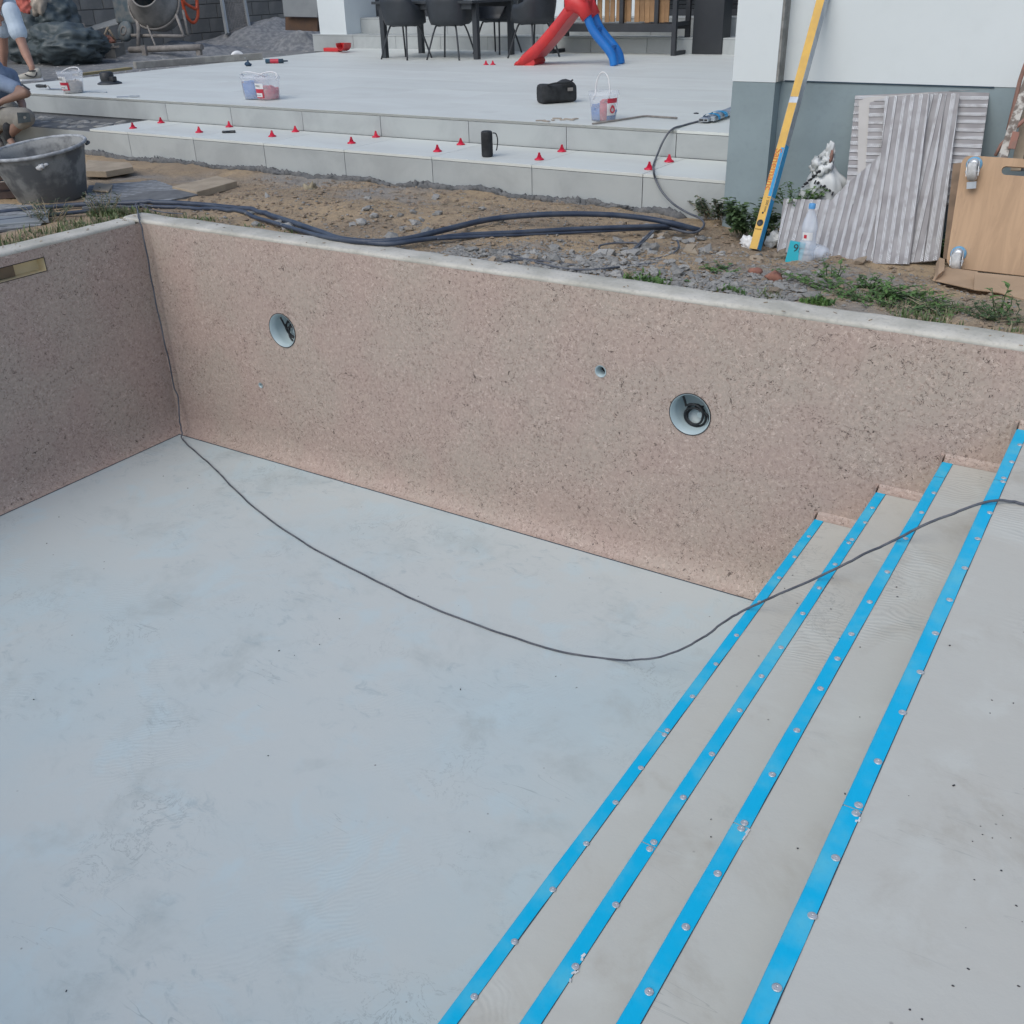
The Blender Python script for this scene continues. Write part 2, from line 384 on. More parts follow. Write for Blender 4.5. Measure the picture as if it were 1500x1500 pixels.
def tag(o, label=None, cat=None, group=None, kind=None):
    if label: o['label'] = label
    if cat: o['category'] = cat
    if group: o['group'] = group
    if kind: o['kind'] = kind
    return o
def thing(name, loc, label, cat, group=None, kind=None, rz=0):
    o = bpy.data.objects.new(name, None); col.objects.link(o); o.location = loc; o.rotation_euler = (0, 0, rz)
    o.empty_display_size = .1
    return tag(o, label, cat, group, kind)
def copy_obj(o, parent=None):
    c = o.copy(); col.objects.link(c)
    if parent is not None: c.parent = parent
    return c
def copy_tree(o, parent=None):
    c = copy_obj(o, parent)
    for ch in list(o.children): copy_tree(ch, c)
    return c
def spline(pts, n=8):
    P = [Vector(p) for p in pts]; out = []
    for i in range(len(P) - 1):
        p0 = P[max(i - 1, 0)]; p1 = P[i]; p2 = P[i + 1]; p3 = P[min(i + 2, len(P) - 1)]
        for k in range(n):
            t = k / n
            out.append(.5 * ((2 * p1) + (-p0 + p2) * t + (2 * p0 - 5 * p1 + 4 * p2 - p3) * t * t + (-p0 + 3 * p1 - 3 * p2 + p3) * t ** 3))
    out.append(P[-1]); return out
def text_obj(name, body, size, mat, origin, xdir, ndir, parent, ext=.0004):
    cu = bpy.data.curves.new(name, 'FONT'); cu.body = body; cu.size = size; cu.align_x = 'CENTER'; cu.align_y = 'CENTER'; cu.extrude = ext
    t = bpy.data.objects.new(name + '_src', cu); col.objects.link(t)
    bpy.context.view_layer.update()
    me = bpy.data.meshes.new_from_object(t.evaluated_get(bpy.context.evaluated_depsgraph_get()))
    bpy.data.objects.remove(t); me.materials.clear(); me.materials.append(MT[mat]); me.name = name
    x = Vector(xdir).normalized(); z = Vector(ndir).normalized(); y = z.cross(x).normalized(); x = y.cross(z)
    m = Matrix((x, y, z)).transposed().to_4x4(); m.translation = Vector(origin)
    me.transform(m)
    off = Vector((0, 0, 0)); q = parent
    while q is not None: off += q.location; q = q.parent
    me.transform(Matrix.Translation(-off))
    o = bpy.data.objects.new(name, me); col.objects.link(o); o.parent = parent
    return o
def remesh(o, vox, sm=6):
    m = o.modifiers.new('remesh', 'REMESH'); m.mode = 'VOXEL'; m.voxel_size = vox; m.use_smooth_shade = True
    k = o.modifiers.new('smooth', 'SMOOTH'); k.factor = .5; k.iterations = sm
    return o

# ================================================================== ground
ZL, ZU = 1.634, 1.824
PX1, PY1 = 7.6, -5.2                   # far ends of the pool
def smooth(t, a, b):
    t = min(1, max(0, (t - a) / (b - a))); return t * t * (3 - 2 * t)
def gz(x, y):
    z = 1.475 - .085 * smooth(y, .3, 1.9)
    z += .055 * smooth(x, -.6, .6) * (1 - smooth(x, 2.0, 3.0)) * smooth(y, .5, 1.1) * (1 - smooth(y, 1.75, 2.2))
    z -= .03 * smooth(x, 2.6, 3.4) * smooth(y, .8, 1.4)
    z -= .03 * (1 - smooth(x, .6, 1.6)) * (1 - smooth(y, .7, 1.1)) * smooth(x, -1.5, -.4)
    if x < 0: z = min(z, 1.475 - .06 * smooth(-x, .2, 1.0))
    if x < -5.3 or y > 2.2:
        k = smooth(-x, 5.6, 6.4) * smooth(y, 2.2, 3.6); z = z * (1 - k) + 1.745 * k
    if -12.2 < x < 8 and -3 < y < 13:
        z += .028 * mnoise.noise((x * 1.3, y * 1.3, 3)) + .02 * mnoise.noise((x * 4, y * 4, 7)) + .011 * mnoise.noise((x * 11, y * 11, 1))
        if abs(x) < 6 and y < 3: z += .010 * mnoise.noise((x * 24, y * 24, 5)) + .006 * abs(mnoise.noise((x * 9, y * 9, 15)))
    if (-.35 < x < PX1 + .35 and PY1 - .35 < y < .35): z = min(z, 1.487)
    return z
def axis(fine0, fine1, step, lo, hi, keys):
    v = set(keys); k = fine0
    while k < fine1: v.add(round(k, 4)); k += step
    d = step
    x = fine0
    while x > lo: d *= 1.35; x -= d; v.add(round(max(x, lo), 4))
    d = step; x = fine1
    while x < hi: d *= 1.35; x += d; v.add(round(min(x, hi), 4))
    L = sorted(v); out = [L[0]]
    for a in L[1:]:
        if a - out[-1] > 1e-3: out.append(a)
    return out
kx = [-.22, PX1 + .22]; ky = [.22, PY1 - .22]
xs = axis(-3.2, 6.0, .045, -600, 600, kx); ys = axis(-1.2, 2.3, .045, -600, 600, ky)
bm = bmesh.new(); vg = {}
for i, x in enumerate(xs):
    for j, y in enumerate(ys): vg[i, j] = bm.verts.new((x, y, gz(x, y)))
for i in range(len(xs) - 1):
    for j in range(len(ys) - 1):
        cx = (xs[i] + xs[i + 1]) / 2; cy = (ys[j] + ys[j + 1]) / 2
        if kx[0] < cx < kx[1] and ky[1] < cy < ky[0]: continue
        f = bm.faces.new((vg[i, j], vg[i + 1, j], vg[i + 1, j + 1], vg[i, j + 1])); f.smooth = True
bmesh.ops.delete(bm, geom=[v for v in bm.verts if not v.link_faces], context='VERTS')
g_ = MB(); g_.bm.free(); g_.bm = bm
ground = g_.build('ground', 'dirt'); tag(ground, kind='structure')

# ================================================================== pool
fl = MB(); fl.b2((-.1, PY1 - .1, -.2), (PX1 + .1, .1, 0))
tag(fl.build('pool_floor', 'floor'), kind='structure')

def wall_with_holes(outer, holes, to3):
    """filled planar face with holes; outer = [(a,b)..], holes = list of loops"""
    bm = bmesh.new(); es = []
    for loop in [outer] + holes:
        vs = [bm.verts.new(to3(a, b)) for a, b in loop]
        for k in range(len(vs)): es.append(bm.edges.new((vs[k], vs[(k + 1) % len(vs)])))
    bmesh.ops.triangle_fill(bm, edges=es, use_beauty=True, use_dissolve=False)
    return bm
def circ(a, b, r, n=40): return [(a + r * math.cos(2 * math.pi * k / n), b + r * math.sin(2 * math.pi * k / n)) for k in range(n)]
WO = .040                               # liner stands this far behind the floor corner line
N1 = (1.140, .921, .108); N2 = (3.906, .914, .108); I1 = (3.402, 1.052, .030); I2 = (.871, .504, .016)

bw = thing('pool_wall', (PX1 / 2, .1, 0), 'long pink speckled pool wall with two round light niches below the terrace', 'pool wall')
def arc_cove(fn, L0, L1, nm, parent):
    m = MB(); prof = []
    for k in range(9):
        a = math.pi / 2 * k / 8
        prof.append((WO - .085 + .085 * math.cos(a), .172 - .17 * math.sin(a)))
    n = 60
    rings = []
    for i in range(n + 1):
        t = L0 + (L1 - L0) * i / n
        rings.append([m.bm.verts.new(fn(t, o, z)) for o, z in prof])
    for a, b in zip(rings, rings[1:]):
        for k in range(len(prof) - 1):
            f = m.bm.faces.new((a[k], b[k], b[k + 1], a[k + 1])); f.smooth = True
    o = m.build(nm, 'liner', parent)
    g = MB(); a = fn(L0, WO - .0840, .0032); b = fn(L1, WO - .0882, .0012); g.b2((min(a[0], b[0]), min(a[1], b[1]), .0010), (max(a[0], b[0]), max(a[1], b[1]), .0035)); g.build('floor_gap_shadow', 'cutedge', o)  # dark strip standing in for the shadow in the gap at the floor edge
    return o
m = MB(); m.bm.free()
m.bm = wall_with_holes([(WO * -1, .171), (PX1, .171), (PX1, 1.478), (WO * -1, 1.478)], [circ(*N1), circ(*N2), circ(*I1, 20), circ(*I2, 16)], lambda a, b: (a, WO, b))
m.build('liner', 'liner', bw, nrm=True)
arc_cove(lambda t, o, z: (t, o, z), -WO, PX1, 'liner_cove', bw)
def coping(name, a, b, parent, horizontal):
    """mortar bedded top: rounded inner lip, slightly uneven"""
    m = MB(); L = (Vector(b) - Vector(a)).length; n = int(L / .06); d = (Vector(b) - Vector(a)) / L
    side = Vector(horizontal)
    prof = [(WO, 1.476), (WO - .003, 1.483), (WO, 1.492), (WO + .008, 1.4975), (WO + .025, 1.4995), (.10, 1.502), (.15, 1.500), (.2, 1.498), (.222, 1.488), (.222, 1.2)]
    rings = []
    for i in range(n + 1):
        p = Vector(a) + d * L * i / n; ring = []
        for k, (o, z) in enumerate(prof):
            q = p + side * o
            e = mnoise.noise((q.x * 5, q.y * 5, k)) * .004 + mnoise.noise((q.x * 17, q.y * 17, 3)) * .0018
            o2 = o + (mnoise.noise((q.x * 4, q.y * 4, 9)) * .010 if k in (7, 8) else mnoise.noise((q.x * 9, q.y * 9, 2)) * .0015)
            ring.append(m.bm.verts.new(p + side * o2 + Vector((0, 0, z + (e if 2 < k < 9 else 0)))))
        rings.append(ring)
    for r0, r1 in zip(rings, rings[1:]):
        for k in range(len(prof) - 1):
            f = m.bm.faces.new((r0[k], r1[k], r1[k + 1], r0[k + 1])); f.smooth = True
    return m.build(name, 'cop', parent)
coping('coping', (-.21, 0, 0), (PX1 + .21, 0, 0), bw, (0, 1, 0))
def niche(c, depth, parent, big=True):
    a, b, r = c; y0 = WO; rot = Matrix.Rotation(-math.pi / 2, 3, 'X')        # z -> +y
    m = MB(); 
    if big:
        m.lathe([(r + .001, -.004), (r - .004, -.004), (r - .005, .012), (r - .010, .014), (r - .012, .05), (r - .013, .052), (r - .02, depth), (.0005, depth)], (a, y0, b), 40, rot)
        o = m.build('light_niche', 'pvc', parent)
        k = MB(); k.lathe([(r - .0005, -.0045), (r + .0035, -.0045), (r + .0035, .004), (r - .0005, .004), (r - .0005, -.0045)], (a, y0, b), 40, rot); k.build('gasket', 'rubber', o)
        k = MB(); k.lathe([(.016, -.022), (.016, 0), (.0005, 0)], (a + .02, y0 + depth - .001, b - .03), 16, rot); k.lathe([(.0005, -.022), (.016, -.022)], (a + .02, y0 + depth - .001, b - .03), 16, rot)
        k.build('cable_gland', 'pvc', o)
    else:
        m.lathe([(r + .003, -.004), (r - .003, -.004), (r - .005, depth), ], (a, y0, b), 20, rot)
        o = m.build('inlet_pipe', 'pvc', parent)
        k = MB(); k.lathe([(r - .005, depth - .004), (.0005, depth - .004)], (a, y0, b), 20, rot); k.build('pipe_end', 'rubber', o)
niche(N1, .105, bw); niche(N2, .105, bw); niche(I1, .06, bw, False); niche(I2, .02, bw, False)
def coil(c, label):
    a, b, r = c; pts = []
    for i in range(120):
        t = i / 119; an = t * 2 * math.pi * 3.2 + 1.2
        rr = r * (.60 + .22 * math.sin(i * .19 + a) - .05 * t)
        pts.append((a + .018 + rr * math.cos(an) * (.9 + .1 * math.sin(an * .31)), WO + .075 + .014 * math.sin(an * .5 + 1) - .018 * t, b - .022 + rr * math.sin(an) * .82))
    e = Vector(pts[-1]); pts += [e + Vector((-.004, -.012, .03)), e + Vector((-.012, -.02, .06)), e + Vector((-.02, -.022, .078))]
    m = MB(); m.tube(pts, .0062, 6)
    tag(m.build('cable_coil', 'rubber'), label, 'cable')
coil(N1, 'black cable coiled inside the round light niche nearest the pool corner')
coil(N2, 'black cable coiled inside the round light niche nearest the blue edged steps')

lw = thing('pool_wall', (-.1, PY1 / 2, 0), 'pink speckled pool wall at the left with a beige skimmer slot', 'pool wall')
SK = (-1.15, -.705, 1.335, 1.414)
m = MB(); m.bm.free()
m.bm = wall_with_holes([(PY1, .171), (WO, .171), (WO, 1.478), (PY1, 1.478)], [[(SK[0], SK[2]), (SK[1], SK[2]), (SK[1], SK[3]), (SK[0], SK[3])]], lambda a, b: (-WO, a, b))
m.build('liner', 'liner', lw)
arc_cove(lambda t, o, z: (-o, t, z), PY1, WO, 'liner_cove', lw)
coping('coping', (0, -.002, 0), (0, PY1, 0), lw, (-1, 0, 0))
m = MB()
y0, y1, z0, z1 = SK
m.face([(-WO, y0, z0), (-WO, y1, z0), (-.30, y1, z0), (-.30, y0, z0)]); m.face([(-WO, y1, z0), (-WO, y1, z1), (-.30, y1, z1), (-.30, y1, z0)])
m.face([(-WO, y0, z1), (-.30, y0, z1), (-.30, y1, z1), (-WO, y1, z1)]); m.face([(-WO, y0, z0), (-.30, y0, z0), (-.30, y0, z1), (-WO, y0, z1)])
m.face([(-.115, y0, z0), (-.115, y1, z0), (-.115, y1, z1), (-.115, y0, z1)])
sk = m.build('skimmer', 'skim', lw)
m = MB(); g = .004
for a, b in (((y0 - g, z0 - g), (y1 + g, z0)), ((y0 - g, z1), (y1 + g, z1 + g)), ((y1, z0), (y1 + g, z1)), ((y0 - g, z0), (y0, z1))):
    m.b2((-WO - .002, a[0], a[1]), (-WO + .002, b[0], b[1]))
m.build('gasket', 'rubber', sk)
m = MB(); m.b2((-.112, -1.14, z0 + .004), (-.085, -.885, z1 - .004)); m.build('flap', M('brown_flap', (.20, .15, .10), rough=.5), sk)

for nm, a, b, hv, lab in (('f', (-.21, PY1, 0), (PX1 + .21, PY1, 0), (0, -1, 0), 'pool wall behind the viewer with pink speckled liner'), ('r', (PX1, 0, 0), (PX1, PY1, 0), (1, 0, 0), 'pool end wall behind the top step platform')):
    t = thing('pool_wall', a, lab, 'pool wall')
    m = MB(); h = Vector(hv) * WO
    m.face([Vector(a) + h, Vector(b) + h, Vector(b) + h + Vector((0, 0, 1.478)), Vector(a) + h + Vector((0, 0, 1.478))]); m.build('liner', 'liner', t)
    coping('coping', a, b, t, hv)

# steps
SX = [4.596, 4.855, 5.108, 5.366, PX1 - .002]; SZ = [.5245, .7365, .9495, 1.1605]
st = thing('pool_steps', (5.3, -2.4, 0), 'grey concrete pool steps with four blue edging strips', 'steps')
for i in range(4):
    m = MB(); m.b2((SX[i], PY1 + .001, .001), (SX[i + 1] if i == 3 else SX[i + 1] + .02, -.003, SZ[i]))
    if i == 3: pass
    m.build('step', 'step', st)
SW = .044
m = MB()
for i in range(4):
    x1 = SX[i + 1] if i < 3 else PX1 - .01
    m.prism([(SX[i] + .002, WO - .001, SZ[i] + .0), (SX[i] + .002, -.004, SZ[i] + .001), (SX[i] + .002, .010, SZ[i] + .004), (SX[i] + .002, WO - .010, SZ[i] + .014), (SX[i] + .002, WO - .001, SZ[i] + .026)], (x1 - SX[i] - .004, 0, 0))
    m.prism([(SX[i] - .004, WO - .001, SZ[i] - .21), (SX[i] - .004, -.004, SZ[i] - .21), (SX[i] - .022, WO - .001, SZ[i] - .21)], (0, 0, .23))
tag(m.build('liner_upstand', 'liner', bw), kind='stuff')
seams = [[-1.7788], [-2.4511, -0.5098], [-2.4592, -0.1656], [-2.4817, -0.5412]]
rivs = [[(4.624, -0.183, 0.526), (4.627, -0.396, 0.526), (4.627, -0.6, 0.526), (4.621, -0.824, 0.526), (4.625, -1.099, 0.526), (4.627, -1.317, 0.526), (4.628, -1.543, 0.526), (4.627, -1.759, 0.526), (4.628, -1.786, 0.526), (4.63, -1.977, 0.526), (4.63, -2.161, 0.526), (4.632, -2.361, 0.526), (4.635, -2.564, 0.526), (4.637, -2.772, 0.526), (4.638, -2.969, 0.526)], [(4.88, -0.167, 0.739), (4.89, -0.318, 0.739), (4.882, -0.493, 0.739), (4.879, -0.528, 0.739), (4.88, -0.726, 0.739), (4.879, -0.931, 0.739), (4.88, -1.134, 0.739), (4.882, -1.381, 0.739), (4.88, -1.574, 0.739), (4.882, -1.782, 0.739), (4.885, -2.022, 0.739), (4.884, -2.237, 0.739), (4.884, -2.437, 0.739), (4.885, -2.465, 0.739), (4.893, -2.681, 0.739), (4.891, -2.895, 0.739)], [(5.141, -0.329, 0.952), (5.136, -0.526, 0.952), (5.132, -0.767, 0.952), (5.134, -1.044, 0.952), (5.131, -1.27, 0.952), (5.131, -1.489, 0.952), (5.13, -1.643, 0.952), (5.132, -1.816, 0.952), (5.131, -2.036, 0.951), (5.133, -2.244, 0.952), (5.129, -2.448, 0.952), (5.127, -2.471, 0.952), (5.136, -2.636, 0.952), (5.133, -2.817, 0.952), (5.133, -3.01, 0.951)], [(5.4, -0.17, 1.163), (5.398, -0.353, 1.163), (5.395, -0.515, 1.163), (5.398, -0.549, 1.163), (5.4, -0.828, 1.163), (5.398, -1.041, 1.163), (5.398, -1.258, 1.163), (5.395, -1.473, 1.163), (5.397, -1.675, 1.163), (5.402, -1.884, 1.163), (5.402, -2.081, 1.163), (5.396, -2.298, 1.162), (5.396, -2.467, 1.162), (5.398, -2.496, 1.163), (5.397, -2.649, 1.163), (5.401, -2.824, 1.163), (5.395, -3.02, 1.163)]]
rm = MB(); rm.lathe([(.0098, 0), (.0101, .0014), (.0088, .0028), (.0066, .0021), (.0048, .0032), (.0020, .0036), (.0018, .0022), (.0004, .0022)], (0, 0, 0), 14)
rivet_mesh = None
for i in range(4):
    ed = [-.004] + sorted(seams[i], reverse=True) + [PY1 + .003]
    segs = []
    for k, (a, b) in enumerate(zip(ed, ed[1:])):
        m = MB(); x0 = SX[i] - .003; z = SZ[i]
        n = 40; a_ = a - (.0015 if k else 0); b_ = b + .0015
        rings = []
        for q in range(n + 1):
            y = a_ + (b_ - a_) * q / n
            w0 = mnoise.noise((y * 3, i, 1)) * .0018; w1 = mnoise.noise((y * 5, i, 4)) * .0026 + mnoise.noise((y * 21, i, 2)) * .0009
            h = .0018 + max(0, mnoise.noise((y * 2.1, i, 8))) * .0015
            rings.append([m.bm.verts.new(p) for p in ((x0 - .0005, y, z - .035), (x0 + w0, y, z - .002), (x0 + .003 + w0, y, z + .0018), (x0 + SW * .5, y, z + .0018), (SX[i] + SW - .003 + w1, y, z + h))])
        for r0, r1 in zip(rings, rings[1:]):
            for c in range(4):
                f = m.bm.faces.new((r0[c], r0[c + 1], r1[c + 1], r1[c])); f.smooth = True
        sgo = m.build('edge_strip', 'strip', st, nrm=True)
        m = MB(); m.b2((SX[i] + SW - .0042, b_, z + .0003), (SX[i] + SW - .0012, a_, z + .0016)); m.build('cut_edge', 'cutedge', sgo)
        segs.append((a, b, sgo))
    for p in rivs[i] + [(SX[i] + SW - .012, -3.28 - .26 * k, 0) for k in range(7)]:
        for a, b, sgo in segs:
            if b <= p[1] <= a:
                if rivet_mesh is None:
                    r = rm.build('rivet', 'galv', None); rivet_mesh = r
                else: r = copy_obj(rivet_mesh)
                r.parent = sgo; q = Vector((0, 0, 0)); qq = sgo
                while qq is not None: q += qq.location; qq = qq.parent
                xx = min(max(p[0], SX[i] + .024), SX[i] + SW - .008)
                r.location = Vector((xx, p[1], SZ[i] + .0024)) - q; r.rotation_euler = (R(random.uniform(-3, 3)), R(random.uniform(-3, 3)), random.uniform(0, 6))
# flecks of torn white backing beside two strips
m = MB()
for (x, y, z, s) in [[5.1481, -2.4968, 0.9505, 0.03], [5.4071, -2.5164, 1.1615, 0.016], [4.8921, -2.8528, 0.7375, 0.022], [4.898, -2.9251, 0.7375, 0.03]]:
    for k in range(3):
        yy = y + random.uniform(-s, s); xx = x + random.uniform(-.003, .003)
        m.box((xx, yy, z + .002), (.003 + random.random() * .003, s * random.uniform(.3, .6), .0022), Euler((0, .2, random.uniform(-.4, .4))))
tag(m.build('torn_backing', 'wpaper', st), kind='stuff')

# ================================================================== terrace
TX0, TX1, TY0, TY1, TYL = -6.42, 3.199, 2.93, 9.862, 2.2
terr = MB(); terr.b2((TX0 + .02, TY0 + .014, .9), (TX1, TY1 + .1, ZU - .021)); terr.b2((-5.2, TYL + .014, .9), (TX1, TY0 + .013, ZL - .021))
terrace = terr.build('terrace', 'grout'); tag(terrace, kind='structure')
def tiles(x0, x1, y0, y1, z, s, joints, nm='tile', mat='tile', parent=terrace, yjo=0, th=.02, lab=None, j=.0024):
    proto = {}
    bx = [x0] + [v for v in joints if x0 < v < x1] + [x1]
    by = [y0]; y = y0 + (yjo or s)
    while y < y1 - .02: by.append(y); y += s
    by.append(y1)
    for i in range(len(bx) - 1):
        for k in range(len(by) - 1):
            wx = bx[i + 1] - bx[i] - 2 * j; wy = by[k + 1] - by[k] - 2 * j; key = (round(wx, 3), round(wy, 3))
            loc = ((bx[i] + bx[i + 1]) / 2, (by[k] + by[k + 1]) / 2, z - th / 2 + random.uniform(-.0004, .0004))
            if key in proto: o = copy_obj(proto[key])
            else:
                m = MB(); m.box((0, 0, 0), (wx, wy, th), None, .0012); o = m.build(nm, mat, parent); proto[key] = o
            o.parent = parent; o.location = loc
jl = [-2.799, -1.906, -1.029, -0.121, 0.77, 1.677, 2.573]
ju = [-3.078, -2.159, -1.234, -0.315, 0.621, 1.553, 2.487]
st_ = (ju[-1] - ju[0]) / 6
jt = [ju[-1] - st_ * k for k in range(0, 12)] + [ju[-1] + st_]
tiles(TX0, TX1 - .001, TY0, TY1, ZU, .9, jt)
tiles(-3.36, TX1 - .001, TYL, TY0 - .012, ZL, .9, sorted(jl), 'tread_tile')
def risers(y, z0, z1, x0, x1, joints, nm='riser_tile', parent=terrace, mat='riser'):
    bx = [x0] + [v for v in joints if x0 < v < x1] + [x1]; proto = {}
    for i in range(len(bx) - 1):
        wx = bx[i + 1] - bx[i] - .0055; key = round(wx, 3)
        if key in proto: o = copy_obj(proto[key])
        else:
            m = MB(); m.box((0, 0, 0), (wx, .011, z1 - z0), None, .0012); o = m.build(nm, mat, parent); proto[key] = o
        o.parent = parent; o.location = ((bx[i] + bx[i + 1]) / 2, y + random.uniform(0, .0008), (z0 + z1) / 2)
st2 = (jl[-1] - jl[0]) / 6
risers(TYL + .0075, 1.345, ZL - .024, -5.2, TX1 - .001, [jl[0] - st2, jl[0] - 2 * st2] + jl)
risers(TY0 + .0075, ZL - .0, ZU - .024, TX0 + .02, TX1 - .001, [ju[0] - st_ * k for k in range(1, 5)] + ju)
# rough mortar under the missing tread at the left, and a smear of grey mortar along the riser foot
m = MB()
for k in range(46):
    x = -5.15 + k * .039
    m.blob((x, 2.2 + random.uniform(.1, .62), ZL - .03), (.06, .08, .022), 1, .4, 2, k)
tag(m.build('mortar_bed', 'conc', terrace), kind='stuff')
m = MB(); x = -3.6
while x < 2.9:
    zf = gz(x, 2.17)
    m.blob((x, 2.192 + .02 * mnoise.noise((x * 5, 3, 0)), zf + .004 + .012 * mnoise.noise((x * 3, 1, 0))), (.05, .022 + .01 * mnoise.noise((x * 4, 5, 0)), .030 + .022 * mnoise.noise((x * 2.3, 0, 4))), 2, .5, 3, x * 3)
    x += .042
tag(m.build('mortar_fillet', M('dark_mortar', (.115, .12, .125), (.17, .17, .17), .95, scale=14, bump=.8, bscale=50, bdist=.01), terrace), kind='stuff')

# ================================================================== house wall and pier at the right
hw = thing('house_wall', (3.35, 2.2, 1.3), 'white rendered house wall with grey plinth and corner pier', 'wall')
SPL = 2.247
m = MB(); m.b2((3.2, 2.12, SPL), (3.478, 2.60, 4.4)); m.build('pier', 'white', hw)
m = MB(); m.b2((3.2025, 2.1225, 1.1), (3.4755, 2.60, SPL - .002)); m.build('pier_plinth', 'plinth', hw)
m = MB(); m.b2((3.4785, 2.123, SPL + .004), (3.492, 2.222, 4.4)); m.build('render_edge', 'edge', hw)
m = MB(); m.b2((3.4785, 2.2225, SPL + .002), (9.0, 2.6, 4.4)); m.build('wall_render', 'white', hw)
m = MB(); m.b2((3.4765, 2.226, 1.1), (9.0, 2.6, SPL)); m.build('wall_plinth', 'plinth', hw)
m = MB(); m.bar((3.5, 2.2215, SPL + .001), (4.70, 2.2215, SPL - .001), .003, .008); m.build('base_profile', 'cutedge', hw)
m = MB(); m.b2((3.2, 2.6, 1.1), (9.0, 10.6, 4.4)); m.build('house_side', 'white', hw)

# ================================================================== back of the house
RY = 9.85                               # front of the first back step
rear = thing('rear_facade', (-3, 10.3, ZU), 'white rear house facade with dark glass doors and tiled doorsteps', 'house')
ZB1, ZB2 = 2.03, 2.265
RYL = RY + .4
m = MB(); m.b2((-7.35, RY + .014, 1.0), (TX1, 10.6, ZB1 - .021)); m.b2((-6.60, RYL + .014, 1.0), (TX1, 10.6, ZB2 - .021)); m.build('doorstep_core', 'grout', rear)
tiles(-7.37, TX1 - .001, RY, RYL + .01, ZB1, .9, [-7.37 + .9 * k for k in range(1, 12)], 'step_tile', 'riser', rear)
tiles(-6.615, TX1 - .001, RYL, RYL + .9, ZB2, .9, [-6.615 + .9 * k for k in range(1, 12)], 'step_tile', 'riser', rear)
risers(RY + .0075, ZU - .06, ZB1 - .024, -7.37, TX1 - .001, [-7.37 + .9 * k for k in range(1, 12)], 'step_riser', rear)
risers(RYL + .0075, ZB1, ZB2 - .024, -6.615, TX1 - .001, [-6.615 + .9 * k for k in range(1, 12)], 'step_riser', rear)
m = MB(); m.b2((-7.21, RY + .03, ZB1), (-6.62, 10.75, 4.4)); m.build('corner_pier', 'white', rear)
FY = RYL + .42
for x0, x1 in ((-4.75, -3.9), (-3.1, -1.55), (3.0, 3.199)):
    m = MB(); m.b2((x0, FY, ZB2 + .002), (x1, FY + .2, 4.4)); m.build('wall_render', 'white', rear)
for x0, x1 in ((-6.615, -4.76), (-3.89, -3.11), (-1.54, 2.99)):
    g = MB(); g.b2((x0, FY + .05, ZB2 + .002), (x1, FY + .12, 4.0)); d = g.build('glass_door', 'glass', rear)
    k = MB(); k.b2((x0, FY + .02, ZB2 + .003), (x0 + .09, FY + .049, 4.0)); k.b2((x1 - .09, FY + .02, ZB2 + .003), (x1, FY + .049, 4.0)); k.b2((x0 + .09, FY + .02, ZB2 + .003), (x1 - .09, FY + .049, ZB2 + .09)); k.build('door_frame', 'frame', d)
    if x0 < -6:
        k = MB(); k.b2((x0 + .35, FY + .01, ZB2 + .092), (x0 + .47, FY + .048, 4.0)); k.build('door_frame', 'frame', d)
    if x0 > -2:
        k = MB()
        for q in range(18): k.box(((x0 + x1) / 2, FY + .03, ZB2 + .12 + q * .055), (x1 - x0 - .2, .022, .046), Euler((R(18), 0, 0)))
        tag(k.build('shutter_slats', 'dark', d), kind='stuff')
m = MB(); m.b2((-7.21, FY + .01, 4.401), (TX1, 10.9, 4.7)); m.build('lintel', 'white', rear)

# ================================================================== yard wall of blocks at the far left
bwall = thing('block_wall', (-12, 10, 1.7), 'grey concrete block boundary wall behind the mixer', 'wall')
m = MB(); m.b2((-12.19, 3.5, 1.5), (-12.02, 19.0, 3.72)); m.build('mortar_core', 'mortar', bwall)
proto = None
for r_ in range(8):
    for k in range(31):
        y = 3.75 + k * .505 + (.25 if r_ % 2 else 0); z = 1.80 + r_ * .262
        if proto is None:
            m = MB(); m.box((0, 0, 0), (.2, .488, .246), None, .006); o = m.build('block', 'block', bwall); proto = o
        else: o = copy_obj(proto)
        o.parent = bwall; o.location = (-12.1 + random.uniform(-.004, .004), y, z)

# ================================================================== pipes and cables
def tube_thing(name, pts, r, mat, label, cat, group=None, n=8, sub=8, wob=0):
    P = [Vector(q) for q in spline(pts, sub)]
    for i, q in enumerate(P):
        if name == 'pipe' and q.y > .24 and 3 < i < len(P) - 1 and q.x < 1.6: q.z = max(q.z, gz(q.x, q.y) + r * .9)
        if wob: q.x += wob * mnoise.noise((i * .21, 1, r * 99)) + wob * .5 * mnoise.noise((i * .6, 5, 2)); q.y += wob * mnoise.noise((i * .21, 8, r * 99))
    m = MB(); m.tube(P, r, n)
    return tag(m.build(name, mat), label, cat, group)
tube_thing('pipe', [(3.193, 1.753, 1.405), (3.144, 1.69, 1.43), (3.063, 1.627, 1.46), (2.881, 1.558, 1.49), (2.668, 1.408, 1.52), (2.394, 1.196, 1.535), (2.146, 0.949, 1.53), (2.04, 0.589, 1.525), (1.968, 0.314, 1.522), (1.824, 0.177, 1.52), (1.609, 0.155, 1.518), (1.351, 0.262, 1.51), (0.821, 0.518, 1.48), (0.331, 0.693, 1.465), (-0.102, 0.717, 1.46), (-0.48, 0.671, 1.455), (-0.74, 0.576, 1.45), (-1.056, 0.398, 1.445), (-1.281, 0.156, 1.445), (-1.433, -0.074, 1.44), (-1.557, -0.311, 1.44)], .0175, 'hose', 'thick dark blue pipe arching over the brown soil above the pool wall', 'pipe', 'pipes along the pool edge', 10)
